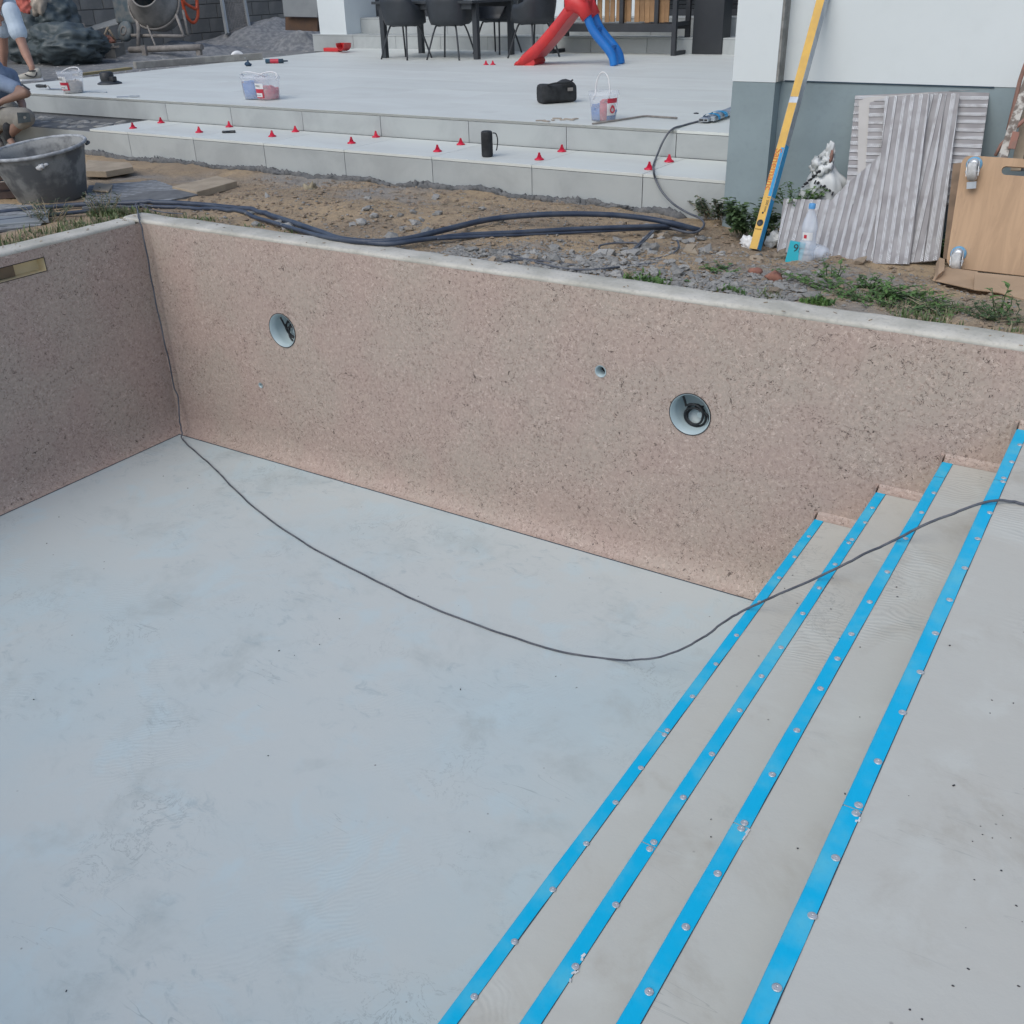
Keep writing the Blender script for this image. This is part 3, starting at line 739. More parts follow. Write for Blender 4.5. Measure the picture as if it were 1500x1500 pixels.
tube_thing('pipe', [(3.116, 1.78, 1.405), (3.039, 1.63, 1.44), (2.894, 1.437, 1.46), (2.648, 1.178, 1.475), (2.392, 0.875, 1.49), (2.159, 0.631, 1.5), (2.044, 0.377, 1.513), (1.935, 0.196, 1.516), (1.708, 0.161, 1.515), (1.463, 0.169, 1.512), (1.048, 0.341, 1.485), (0.46, 0.563, 1.46), (-0.077, 0.628, 1.45), (-0.45, 0.58, 1.445), (-0.686, 0.468, 1.44), (-0.89, 0.214, 1.44), (-1.022, -0.027, 1.44), (-1.15, -0.26, 1.44), (-1.274, -0.485, 1.44)], .0135, 'hose', 'thinner dark blue pipe lying low beneath the arched pipe', 'pipe', 'pipes along the pool edge', 10)
tube_thing('pipe', [(3.12, 1.717, 1.405), (3.015, 1.633, 1.42), (2.889, 1.45, 1.44), (2.65, 1.175, 1.455), (2.394, 0.87, 1.475), (2.2, 0.642, 1.49), (2.086, 0.454, 1.505)], .010, 'hose', 'short thin dark pipe running beside the low pipe near the house pier', 'pipe', 'pipes along the pool edge')

F0 = (3.957, -0.868, 0.007); N0 = (4.597, -0.905, 0.536)
sag = [(4.119, -0.877, 0.074), (4.271, -0.886, 0.171), (4.411, -0.894, 0.316), (4.513, -0.9, 0.441)]
cab = [(-0.499, 0.53, 1.45), (-0.629, 0.49, 1.47), (-0.297, 0.233, 1.508), (-0.059, 0.049, 1.51), (0.012, 0.001, 1.473), (0.03, -0.009, 1.321), (0.03, -0.013, 1.023), (0.03, -0.006, 0.71), (0.03, 0.001, 0.382), (0.04, 0.005, 0.253), (0.085, -0.052, 0.13), (0.118, -0.076, 0.055), (0.15, -0.108, 0.014), (0.352, -0.192, 0.007), (0.66, -0.307, 0.007), (1.073, -0.489, 0.007), (1.504, -0.652, 0.007), (1.955, -0.78, 0.007), (2.406, -0.863, 0.007), (2.803, -0.922, 0.007), (3.169, -0.948, 0.007), (3.494, -0.948, 0.007), (3.75, -0.927, 0.007)]
tail = [(4.847, -0.886, 0.748), (4.973, -0.832, 0.85), (5.102, -0.812, 0.961), (5.236, -0.777, 1.07), (5.372, -0.77, 1.172), (5.439, -0.72, 1.172), (5.491, -0.71, 1.169), (5.646, -0.732, 1.169), (5.878, -0.831, 1.169)]
tube_thing('cable', cab + [F0] + sag + [N0] + tail, .0050, 'cable', 'long grey cable hanging down the pool corner, across the floor and up the steps', 'cable', None, 8, 10, .006)
tube_thing('cable', [(2.5, 3.528, 1.84), (2.462, 3.325, 1.832), (2.453, 3.115, 1.832), (2.456, 2.925, 1.831), (2.418, 2.87, 1.765), (2.396, 2.8, 1.653), (2.528, 2.462, 1.645), (2.659, 2.187, 1.668), (2.676, 2.185, 1.612), (2.747, 2.15, 1.537), (2.854, 2.11, 1.472), (2.974, 2.081, 1.43), (3.112, 1.961, 1.43), (3.193, 1.829, 1.42), (3.225, 1.632, 1.42), (3.151, 1.591, 1.425), (3.037, 1.637, 1.43)], .0075, 'cable', 'grey cable trailing from the terrace edge down both tiled steps beside the pier', 'cable')
tube_thing('cable', [(3.078, 1.294, 1.482), (3.1, 1.108, 1.462), (3.142, 0.89, 1.462), (3.098, 0.762, 1.462), (3.007, 0.786, 1.462), (2.936, 0.895, 1.462), (2.98, 0.992, 1.462), (3.087, 1.045, 1.462), (3.192, 1.01, 1.457), (3.264, 0.886, 1.457), (3.314, 0.718, 1.462), (3.274, 0.539, 1.472), (3.182, 0.439, 1.477), (3.007, 0.376, 1.482), (2.766, 0.346, 1.487), (2.691, 0.22, 1.492)], .006, 'cable', 'thin grey cable looped over the gravel in front of the arched pipe', 'cable', None)
tube_thing('cable', [(3.089, 1.299, 1.482), (3.111, 1.133, 1.462), (3.152, 0.913, 1.462), (3.163, 0.795, 1.462), (3.194, 0.724, 1.462), (3.278, 0.7, 1.462), (3.358, 0.791, 1.462), (3.373, 0.941, 1.457), (3.346, 1.087, 1.457), (3.262, 1.256, 1.452)], .006, 'cable', 'thin grey cable curling across the stones toward the pier weeds', 'cable', None)
tube_thing('cable', [(2.628, 0.388, 1.492), (2.801, 0.325, 1.492), (3.038, 0.248, 1.497), (3.186, 0.277, 1.497), (3.286, 0.433, 1.487), (3.384, 0.606, 1.477), (3.445, 0.691, 1.472)], .005, 'cable', 'thin dark cable lying along the grey gravel nearest the coping', 'cable', None)
tube_thing('cable', [(-0.614, 0.499, 1.46), (-0.299, 0.33, 1.49), (-0.045, 0.248, 1.505), (0.116, 0.272, 1.506)], .004, 'cable', 'short pale wire end on the coping at the pool corner', 'wire')

# ================================================================== red levelling clips
proto = None
clips = [(-2.968, 2.406, 1.635), (-3.033, 2.803, 1.635), (-2.102, 2.458, 1.635), (-2.117, 2.849, 1.635), (-1.241, 2.53, 1.635), (-1.258, 2.848, 1.634), (-0.288, 2.496, 1.635), (-0.322, 2.865, 1.635), (0.661, 2.429, 1.635), (0.628, 2.8, 1.635), (1.612, 2.418, 1.635), (1.575, 2.823, 1.635), (2.535, 2.382, 1.635), (2.531, 2.724, 1.635), (-2.267, 7.54, 1.825), (-2.176, 7.563, 1.825)]
where = ['first red levelling clip from the left at the front of the lower step', 'red levelling clip against the riser, leftmost of the back row', 'red levelling clip at the front of the lower step left of the black marker', 'red levelling clip against the riser behind the black marker',
 'red levelling clip at the step front just right of the black marker', 'red levelling clip against the riser below the blue and red buckets', 'red levelling clip at the step front, seventh from the left end', 'red levelling clip against the riser, eighth from the left end',
 'red levelling clip at the step front left of the black speaker', 'red levelling clip against the riser just left of the black speaker', 'red levelling clip at the step front right of the black speaker', 'red levelling clip against the riser below the bucket with raised handle',
 'red levelling clip at the step front touching the hanging cable', 'red levelling clip against the riser nearest the house pier', 'red levelling clip on the terrace, left one of the pair by the red slide', 'red levelling clip on the terrace, right one of the pair by the red slide']
for i, p in enumerate(clips):
    if proto is None:
        t = thing('levelling_clip', p, where[i], 'tile clip', 'red levelling clips on the tiles')
        m = MB(); m.lathe([(.036, 0), (.036, .006), (.026, .012), (.012, .018), (.0005, .019)], (0, 0, 0), 14); m.build('clip_base', 'clip', t, False)
        m = MB(); m.prism([(-.024, -.004, .008), (.024, -.004, .008), (.010, -.004, .036), (.006, -.004, .052), (-.006, -.004, .052), (-.010, -.004, .036)], (0, .008, 0)); m.build('grip', 'clip', t, False)
        proto = t
    else: t = copy_tree(proto); t.location = p; t['label'] = where[i]
    t.rotation_euler = (0, 0, random.uniform(-.9, .9) + .5)

# ================================================================== things on the tiled steps
sp = (1.169, 2.382, 1.634)
t = thing('speaker', sp, 'black cylindrical portable speaker standing on the lower tiled step', 'speaker')
m = MB(); m.lathe([(.0005, .0), (.036, .0), (.042, .006), (.044, .02), (.044, .165), (.042, .178), (.036, .184), (.0005, .184)], (0, 0, 0), 24); m.build('body', 'blackfab', t, False)
m = MB(); m.lathe([(.037, .176), (.0425, .1785), (.036, .187), (.031, .185), (.028, .176)], (0, 0, 0), 24); m.build('end_ring', 'black', t, False)
m = MB(); m.tube(spline([(.040, .022, .172), (.062, .034, .165), (.072, .04, .12), (.066, .036, .06), (.060, .034, .045)], 6), .005, 6); m.build('carry_strap', 'black', t, False)
p = (-1.803, 2.543, 1.645)
t = thing('marker', p, 'black capped marker lying on the lower tiled step', 'marker', rz=.6)
m = MB(); m.lathe([(.0005, -.06), (.009, -.06), (.011, -.055), (.011, .01), (.0005, .01)], (0, 0, 0), 12, Matrix.Rotation(R(90), 3, 'Y')); m.build('barrel', 'dgrey', t, False)
m = MB(); m.lathe([(.0005, .01), (.0125, .01), (.0125, .055), (.010, .062), (.0005, .062)], (0, 0, 0), 12, Matrix.Rotation(R(90), 3, 'Y')); m.build('cap', 'black', t, False)

# bent steel rod
m = MB(); m.tube([(1.781, 2.939, 1.835), (1.866, 3.199, 1.835), (1.942, 3.469, 1.835), (1.972, 3.507, 1.835), (2.111, 3.493, 1.835), (2.246, 3.478, 1.835)], .0075, 8)
tag(m.build('steel_rod', 'dusty'), 'bent dark steel rod lying by the bucket with raised handle', 'rod')
# aluminium straightedges with blue tape
a = Vector((2.529, 3.324, 1.84)); b = a + Vector((.42, 1.0, 0)).normalized() * .9
b = Vector((2.512, 3.895, 1.845)); d = (b - a).normalized(); b = a + d * 1.3; sd_ = Vector((d.y, -d.x, 0))
t = thing('straightedge', a, 'aluminium straightedges wrapped in blue tape on the terrace corner', 'straightedge')
m = MB(); m.bar(a + Vector((0, 0, .01)), b + Vector((0, 0, .01)), .075, .022); m.build('profile', 'alu', t)
m = MB(); m.bar(a + sd_ * .055 + d * .05 + Vector((0, 0, .016)), b + sd_ * .055 + Vector((0, 0, .016)), .03, .034); m.build('profile', 'alu', t)
m = MB(); m.bar(a - d * .001 + sd_ * -.016 + Vector((0, 0, .010)), a + d * .004 + sd_ * -.016 + Vector((0, 0, .010)), .035, .014); m.bar(a - d * .001 + sd_ * .020 + Vector((0, 0, .010)), a + d * .004 + sd_ * .020 + Vector((0, 0, .010)), .024, .014); m.build('hollow_end', 'black', t)
m = MB()
for q, wd in ((.10, .05), (.24, .07)):
    pts = []
    for k in range(9):
        an = math.pi * k / 8
        pts.append(a + d * q + sd_ * (.02 - math.cos(an) * .066) + Vector((0, 0, .004 + .040 * math.sin(an) ** .6)))
    for k in range(8):
        m.face([pts[k], pts[k + 1], pts[k + 1] + d * wd, pts[k] + d * wd])
m.build('tape', 'tape', t)

# ---------------------------------------------------------------- buckets
def bucket(loc, r0, r1, h, rz, label, fills, handle, texts, name='bucket'):
    t = thing(name, loc, label, 'bucket', rz=rz)
    m = MB(); m.lathe([(.0005, .003), (r0, .003), (r0 + (r1 - r0) * .1, h * .1), (r1 * .985, h * .86), (r1, h * .87), (r1 + .006, h * .875), (r1 + .006, h * .93), (r1, h * .935), (r1 + .002, h), (r1 - .004, h), (r1 * .975, h * .86), (r0 - .004, .006), (.0005, .006)], (0, 0, 0), 32)
    m.build('body', 'clear', t, False)
    pts = []
    for k in range(17):
        an = math.pi * k / 16
        if handle == 'up': pts.append(((r1 * .52 if 0 else .062) * math.cos(an) * 1.0, -.02, h * .83 + .02 + (h * .72) * math.sin(an) ** .8))
        else: pts.append(((r1 + .008) * math.cos(an), -(r1 + .01) * math.sin(an) * .55 * handle, h * .9 + (.05 if k not in (0, 16) else 0) * math.sin(an)))
    if handle == 'up': pts = [(pts[0][0] + .004, -.05, h * .68)] + pts + [(pts[-1][0] - .004, -.05, h * .72)]
    m = MB(); m.tube(pts, .006, 6); m.build('handle', 'wpaper', t, False)
    for (mat, a0, a1, zz0, zz1, dr) in texts:
        ra = r0 + (r1 - r0) * (zz0 / h) + .0015 + dr; rb = r0 + (r1 - r0) * (zz1 / h) + .0015 + dr
        m = MB(); m.lathe([(ra, zz0), (rb, zz1)], (0, 0, 0), 10, None, 1, 1, R(a0), R(a1)); m.build('label', mat, t, False)
    for k, (mat, ht, a0, a1, lab) in enumerate(fills):
        f = MB(); f.lathe([(.0005, .008), (r0 * .93, .008), (r0 * .95 + (r1 - r0) * ht / h * .8, ht), (.0005, ht * 1.05)], loc, 14, Matrix.Rotation(rz, 3, 'Z'), 1, 1, R(a0), R(a1))
        f.face([f.bm.verts[0].co for _ in ()] or [Vector(loc) + Matrix.Rotation(rz, 3, 'Z') @ Vector(v) for v in ((0, 0, .008), (r0 * .93 * math.cos(R(a0)), r0 * .93 * math.sin(R(a0)), .008), ((r0 * .95 + (r1 - r0) * ht / h * .8) * math.cos(R(a0)), (r0 * .95 + (r1 - r0) * ht / h * .8) * math.sin(R(a0)), ht), (0, 0, ht * 1.05))])
        rnd = random.Random(k + 3)
        for q in range(26):
            an = R(rnd.uniform(a0 + 8, a1 - 8)); rr = r0 * rnd.uniform(.2, .85)
            f.box(Vector(loc) + Matrix.Rotation(rz, 3, 'Z') @ Vector((rr * math.cos(an), rr * math.sin(an), ht + rnd.uniform(-.004, .014))), (.05, .018, .012), Euler((rnd.uniform(-.6, .6), rnd.uniform(-.6, .6), rnd.uniform(0, 6))))
        tag(f.build('clip_heap', mat), lab, 'tile clips', kind='stuff')
    return t
# facing the viewer is about -60 degrees (towards +x -y)
p = (1.725, 3.226, 1.825)
b1 = bucket(p, .098, .118, .215, 0, 'clear bucket with raised white handle on the terrace edge', [('blue', .10, -165, -82, 'blue tile wedges at the left inside the bucket with raised handle'), ('clip', .135, -80, -48, 'red tile wedges in the middle of the bucket with raised handle'), ('blue', .06, -46, 60, 'blue tile wedges at the right inside the bucket with raised handle')], 'up',
   [('rpaper', -48, 2, .135, .170, .0), ('wpaper', -48, -6, .045, .132, .0)])
def radial(an, r, z): return Vector((math.cos(R(an)) * r, math.sin(R(an)) * r, z))
def drop(par, rz_an, r, z, s):
    m = MB(); c = radial(rz_an, r, z); n = radial(rz_an, 1, 0); x = Vector((-n.y, n.x, 0)); zz = Vector((0, 0, 1))
    out = []; inn = []
    for k in range(20):
        a = 2 * math.pi * k / 20; rr = 1 + (.55 * max(0, math.sin(a)) ** 6)
        out.append(c + x * s * rr * math.cos(a) + zz * s * rr * math.sin(a)); inn.append(c + x * s * .5 * rr * math.cos(a) + zz * s * .5 * rr * math.sin(a))
    for k in range(20): m.face([out[k], out[(k + 1) % 20], inn[(k + 1) % 20], inn[k]])
    m.build('drop_mark', 'rpaper', par, False)
drop(b1, -27, .1185, .085, .024)
p = (-2.277, 3.419, 1.825)
b2 = bucket(p, .122, .140, .225, 0, 'clear bucket of blue wedges, left one of the touching pair', [('blue', .145, -175, -10, 'blue wedges filling the left bucket of the touching pair')], 1.0, [('rpaper', -172, -148, .10, .16, 0), ('wpaper', -168, -143, .03, .10, 0)])
p2 = Vector(p) + Vector((.20, -.055, 0))
p2 = (-2.112, 3.414, 1.825)
b3 = bucket(p2, .11, .128, .215, 0, 'clear bucket of red wedges, right one of the touching pair', [('clip', .105, -120, 40, 'red wedges filling the right bucket of the touching pair')], -1.0, [('wpaper', -118, -66, .105, .155, .0), ('rpaper', -118, -66, .022, .104, .0), ('wpaper', -112, -74, .032, .068, .002)])
p = (-4.791, 3.135, 1.825)
b4 = bucket(p, .105, .135, .225, 0, 'clear mortar bucket with red label near the crouching person', [('sack', .11, -179, 179, 'beige mortar inside the bucket near the crouching person')], -1.0, [('wpaper', -118, -62, .115, .175, .0), ('rpaper', -118, -52, .035, .114, .0), ('wpaper', -108, -62, .045, .085, .002)])
for bk, an, r, z, sz, body in ((b4, -92, .134, .147, .034, 'MIXX'), (b4, -86, .124, .065, .016, 'Raimonti'), (b3, -93, .128, .132, .024, 'MIXX'), (b3, -93, .122, .05, .013, 'Raimonti')):
    n = radial(an, 1, 0)
    text_obj('lettering', body, sz, 'dprint', Vector(bk.location) + radial(an, r, z), (-n.y, n.x, 0), n, bk)

# ---------------------------------------------------------------- black tool bag
p = (0.751, 4.161, 1.825)
t = thing('tool_bag', p, 'black fabric tool bag sagging on the terrace', 'bag', rz=.9)
m = MB()
sec = [(-.17, .085, .15, 0), (-.15, .10, .165, 0), (-.08, .105, .16, 0), (0, .105, .15, 0), (.05, .10, .185, .01), (.11, .10, .195, .01), (.16, .09, .165, 0), (.175, .08, .13, 0)]
rings = []
for x, w_, h, o in sec:
    ring = []
    for k in range(20):
        a = 2 * math.pi * k / 20; c, s = math.cos(a), math.sin(a)
        px_ = w_ * math.copysign(abs(c) ** .5, c); pz = h / 2 + h / 2 * math.copysign(abs(s) ** .55, s)
        e = mnoise.noise((x * 14, px_ * 14, pz * 14)) * .012
        ring.append(m.bm.verts.new((x, px_ + e + o, max(0, pz + e))))
    rings.append(ring)
for a, b in zip(rings, rings[1:]):
    for k in range(20): f = m.bm.faces.new((a[k], a[(k + 1) % 20], b[(k + 1) % 20], b[k])); f.smooth = True
m.bm.faces.new(rings[0][::-1]); m.bm.faces.new(rings[-1])
o = m.build('bag_body', 'blackfab', t, False); sb = o.modifiers.new('s', 'SUBSURF'); sb.levels = sb.render_levels = 1
m = MB(); m.tube(spline([(-.12, -.09, .16), (-.05, -.125, .175), (.06, -.12, .17), (.12, -.095, .19)], 6), .008, 6); m.build('handle_strap', 'blackfab', t, False)
m = MB(); m.box((.09, -.112, .115), (.05, .004, .028)); m.build('badge', 'dusty', t, False)

# ---------------------------------------------------------------- slide
p0 = Vector((-1.842, 7.55, 1.824)); pr = Vector((-0.541, 7.788, 1.824)); pb = Vector((-0.693, 8.274, 1.824))
ax = (Vector((pr.x, pr.y, 0)) - Vector((p0.x, p0.y, 0))); SLn = ax.length; ax.normalize(); sdv = Vector((-ax.y, ax.x, 0))
if sdv.y < 0: sdv = -sdv
t = thing('slide', p0, 'red plastic toddler slide with blue legs at the back of the terrace', 'slide')
W_ = .40
prof = [(0, .02, .005), (.05, .05, .02), (.12, .115, .06), (.30, .235, .17), (.55, .45, .36), (.72, .62, .52), (.82, .70, .615), (.95, .72, .64)]   # along, top of side, bed
m = MB(); rings = []
for x, ztop, zbed in prof:
    sec = [(0, max(0, ztop - .16 if x > .2 else 0)), (-.008, ztop - .02), (.012, ztop), (.035, ztop - .004), (.055, zbed + .03), (.09, zbed), (W_ - .09, zbed), (W_ - .055, zbed + .03), (W_ - .035, ztop - .004), (W_ - .012, ztop), (W_ + .008, ztop - .02), (W_, max(0, ztop - .16 if x > .2 else 0))]
    rings.append([m.bm.verts.new(p0 + ax * x + sdv * s + Vector((0, 0, z))) for s, z in sec])
for a, b in zip(rings, rings[1:]):
    for k in range(12): f = m.bm.faces.new((a[k], a[(k + 1) % 12], b[(k + 1) % 12], b[k])); f.smooth = (k not in (11,))
m.bm.faces.new(rings[0]); m.bm.faces.new(rings[-1][::-1])
m.build('chute', 'red', t)
m = MB()                                # foot block under the run-out
m.prism([p0 + ax * x + Vector((0, 0, z)) + sdv * .004 for x, z in ((.005, 0), (.27, 0), (.285, .03), (.265, .07), (.285, .11), (.34, .16), (.34, .25), (.20, .16), (.06, .05))], sdv * (W_ - .008)); m.build('foot', 'red', t)
m = MB()                                # arch into the ladder
xe = .80
for s0 in (0.0, W_ - .11):
    ringpts = []
    for x, z, w2 in ((.70, .60, .09), (.80, .62, .10), (.90, .575, .09), (.97, .475, .075)): ringpts.append((p0 + ax * x + sdv * (s0 + .055) + Vector((0, 0, z)), w2))
    m.tube([q for q, _ in ringpts], [r for _, r in ringpts], 12)
m.bar(p0 + ax * .93 + sdv * .05 + Vector((0, 0, .54)), p0 + ax * .93 + sdv * (W_ - .05) + Vector((0, 0, .54)), .05, .05, bev=.01)
m.bar(p0 + ax * .80 + sdv * .03 + Vector((0, 0, .63)), p0 + ax * .80 + sdv * (W_ - .03) + Vector((0, 0, .63)), .17, .06, bev=.02)
m.build('top_arch', 'red', t)
for s0 in (.055, W_ - .055):
    m = MB(); m.tube(spline([p0 + ax * (.955) + sdv * s0 + Vector((0, 0, .50)), p0 + ax * (1.05) + sdv * s0 + Vector((0, 0, .34)), p0 + ax * (SLn - .05) + sdv * s0 + Vector((0, 0, .13)), p0 + ax * (SLn) + sdv * s0 + Vector((0, 0, .0))], 5), .052, 14); m.build('leg', 'blue', t)
for z, x in ((.18, SLn - .085), (.36, 1.04)): m = MB(); m.bar(p0 + ax * x + sdv * .05 + Vector((0, 0, z)), p0 + ax * x + sdv * (W_ - .05) + Vector((0, 0, z)), .07, .035, bev=.01); m.build('rung', 'blue', t)
t.scale = (1, 1, 1.14)

# ---------------------------------------------------------------- dining table and chairs
tc = [Vector(q) for q in [(-4.455, 8.188, 1.824), (-4.499, 9.123, 1.824), (-2.922, 8.3, 1.824), (-2.923, 9.19, 1.824)]]
t = thing('garden_table', (tc[0] + tc[3]) / 2, 'anthracite garden table standing between the shell chairs', 'table')
for q in tc:
    m = MB(); m.bar(q, q + Vector((0, 0, .70)), .075, .075, (0, 1, 0), .006); m.build('leg', 'dgrey', t)
x0 = min(q.x for q in tc) - .08; x1 = max(q.x for q in tc) + .08; y0 = min(q.y for q in tc) - .08; y1 = max(q.y for q in tc) + .08
m = MB(); m.b2((x0, y0, ZU + .70), (x1, y1, ZU + .735), .004); m.build('table_top', 'dgrey', t)
m = MB(); m.b2((x0 + .05, y0 + .05, ZU + .63), (x1 - .05, y0 + .075, ZU + .699)); m.b2((x0 + .05, y1 - .075, ZU + .63), (x1 - .05, y1 - .05, ZU + .699)); m.build('apron', 'dgrey', t)
def make_chair():
    t = thing('shell_chair', (0, 0, 0), 'x', 'chair', 'anthracite shell chairs round the garden table')
    m = MB(); n = 24                     # bucket shell: seat pan rising into back and arms; front is +y
    prof = []
    rings = []
    for i in range(9):
        ring = []
        for k in range(n):
            a = 2 * math.pi * k / n; c, s = math.cos(a), math.sin(a)
            back = max(0, -s); side = abs(c)
            H = .02 + .36 * (smooth(back, .15, .75)) + .20 * smooth(side, .6, .95) * (1 - smooth(s, .3, .75)) * (1 - smooth(back, .3, .8))
            q = i / 8
            if q <= .5: rr = q / .5 * .86; z = .0 + .02 * rr ** 2
            else: e = (q - .5) / .5; rr = .86 + .14 * (1 - (1 - e) ** 2) + .10 * e * back; z = .02 + H * e ** 1.3
            ring.append(m.bm.verts.new((.29 * rr * math.copysign(abs(c) ** .75, c), .26 * rr * math.copysign(abs(s) ** .75, s), .435 + z)))
        rings.append(ring)
    for a, b in zip(rings, rings[1:]):
        for k in range(n): f = m.bm.faces.new((a[k], a[(k + 1) % n], b[(k + 1) % n], b[k])); f.smooth = True
    o = m.build('seat_shell', 'dgrey', t, False); sl = o.modifiers.new('s', 'SOLIDIFY'); sl.thickness = .012; sl.offset = 1
    for sx in (-1, 1):
        for sy in (-1, 1):
            m = MB(); m.tube(spline([(sx * .03, sy * .02, .428), (sx * .12, sy * .09, .425), (sx * .17, sy * .14, .39), (sx * .26, sy * .25, 0)], 5), .0125, 8); m.build('leg', 'frame', t, False)
    m = MB(); m.box((0, 0, .425), (.20, .18, .012)); m.build('under_frame', 'frame', t, False)
    return t
c0 = make_chair(); spots = [
 ([-4.1925, 7.9425, 1.824], -.12, 'shell chair seen from behind at the left front of the garden table'),
 ([-3.367, 8.072, 1.824], .10, 'shell chair seen from behind at the middle front of the garden table'),
 ([-3.383, 9.225, 1.824], 3.0, 'shell chair on the far side of the garden table'),
 ([-2.289, 8.5745, 1.824], 1.35, 'shell chair at the right end of the garden table near the slide')]
for i, (q, a, lab) in enumerate(spots):
    o = c0 if i == 0 else copy_tree(c0)
    q = Vector(q)
    if i < 2: q += Vector((.14 if i == 0 else .02, .22, 0))
    if i == 2: q += Vector((.1, .15, 0))
    if i == 3: q += Vector((.0, .2, 0))
    o.location = q; o.rotation_euler = (0, 0, a); o['label'] = lab

# ---------------------------------------------------------------- metal framed bench with wooden slats
bl = Vector((-2.43, 9.431, 1.824)); br = Vector((-0.507, 9.595, 1.824))
bl = Vector((bl.x, 9.0, ZU)); by = (Vector((-2.43, 9.431, 1.824)).y + br.y) / 2; bl.y = by; br.y = by
t = thing('bench', (bl + br) / 2, 'black metal framed bench backed with upright wooden slats', 'bench')
dp = .44
for x in (bl.x, br.x):
    m = MB()
    for y in (by, by + dp): m.b2((x - .03, y - .03, ZU), (x + .03, y + .03, ZU + .80))
    m.b2((x - .0295, by + .03, ZU + .0005), (x + .0295, by + dp - .03, ZU + .05)); m.b2((x - .0295, by + .03, ZU + .36), (x + .0295, by + dp - .03, ZU + .41))
    m.build('side_frame', 'frame', t)
m = MB(); m.b2((bl.x + .03, by - .028, ZU + .29), (br.x - .03, by + .028, ZU + .39)); m.b2((bl.x + .03, by + dp - .028, ZU + .31), (br.x - .03, by + dp + .028, ZU + .39)); m.b2((bl.x + .03, by - .028, ZU + .755), (br.x - .03, by + .028, ZU + .80)); m.build('seat_rail', 'frame', t)
m = MB()
for q in (.34, .57, .845): x = bl.x + (br.x - bl.x) * q; m.b2((x - .028, by + .029, ZU + .36), (x + .028, by + .075, ZU + .80))
m.build('back_post', 'frame', t)
m = MB(); m.b2((bl.x + .03, by + .03, ZU + .37), (br.x - .03, by + dp - .03, ZU + .395)); m.build('seat_panel', 'dark', t)
xl = [-1.736, -1.617, -1.532, -1.436, -1.352, -1.278, -1.153, -1.076, -0.999, -0.922, -0.856, -0.78, -0.709]
proto = None
for i, x in enumerate(xl):
    if proto is None:
        m = MB(); m.box((0, 0, 0), (.072, .018, .42), None, .003); proto = m.build('slat', 'slat', t, False); o = proto
    else: o = copy_obj(proto)
    o.location = Vector((x + .03, by + .10 + random.uniform(-.004, .004), ZU + .62 + random.uniform(-.01, .01))) - t.location; o.rotation_euler = (0, 0, random.uniform(-.05, .05))
# tall dark planter
p = (-0.354, 9.754, 1.824); q = (0.033, 9.902, 1.824)
t = thing('planter', p, 'tall dark square planter box beside the white pier', 'planter')
x0, x1 = p[0] - .02, q[0] + .02; y0 = (p[1] + q[1]) / 2
m = MB()
for k, (a, b) in enumerate((((x0, y0), (x1, y0)), ((x1, y0), (x1 + .05, y0 + .17)), ((x1 + .05, y0 + .17), (x0 + .05, y0 + .17)), ((x0 + .05, y0 + .17), (x0, y0)))):
    m.face([(*a, ZU + .003), (*b, ZU + .003), (*b, ZU + 1.0), (*a, ZU + 1.0)])
m.bm.verts.ensure_lookup_table(); bmesh.ops.remove_doubles(m.bm, verts=list(m.bm.verts), dist=.0005); m.build('box', 'dark', t)
m = MB(); m.face([(x0, y0, ZU + .95), (x1, y0, ZU + .95), (x1 + .05, y0 + .17, ZU + .95), (x0 + .05, y0 + .17, ZU + .95)]); m.build('soil', 'conc', t)
# water bottle on the doorstep, boot, dustpan and brush, cartridge, small things
def bottle(loc, h, r, label, rot=None, name='bottle', band=True, rz=0, lid=True):
    t = thing(name, loc, label, 'bottle', rz=rz)
    if rot: t.rotation_euler = rot
    k = h / .31; k2 = r / .042
    pr = [(.0005, .006), (.030, .0), (.040, .006), (.042, .02), (.042, .05), (.040, .055), (.042, .06), (.042, .075), (.040, .08), (.042, .085), (.0415, .12), (.038, .128), (.0385, .175), (.042, .185), (.041, .20), (.034, .23), (.022, .262), (.0145, .28), (.0145, .295)]
    m = MB(); m.lathe([(a * k2, b * k) for a, b in pr], (0, 0, 0), 20); m.build('bottle_body', 'pet', t, False)
    if lid: m = MB(); m.lathe([(.0175 * k2, .288 * k), (.0175 * k2, .308 * k), (.0155 * k2, .312 * k), (.0005, .312 * k)], (0, 0, 0), 16); m.build('cap', 'cap', t, False)
    if band:
        m = MB(); m.lathe([(.0388 * k2, .132 * k), (.0390 * k2, .172 * k)], (0, 0, 0), 12, None, 1, 1, R(-125), R(-45)); m.build('label', 'wpaper', t, False)
        m = MB(); m.lathe([(.0393 * k2, .142 * k), (.0394 * k2, .160 * k)], (0, 0, 0), 5, None, 1, 1, R(-112), R(-88)); m.build('label_print', 'rpaper', t, False)
    return t
zb2 = ZB2
bottle((-6.788, 10.4, 2.28)[:2] + (zb2 + .002,), .31, .043, 'clear water bottle standing on the doorstep by the glass door')
p = Vector((-6.321, 9.031, 1.824))
t = thing('dustpan', p, 'red dustpan and brush lying before the doorstep', 'dustpan')
m = MB(); m.b2(p + Vector((-.07, -.02, .005)), p + Vector((.24, .10, .06)), .01); m.build('brush_block', 'red', t)
m = MB(); m.b2(p + Vector((-.06, -.015, .0)), p + Vector((.23, .09, .006))); m.build('bristles', 'dusty', t)
m = MB(); q = p + Vector((.36, -.06, .012))

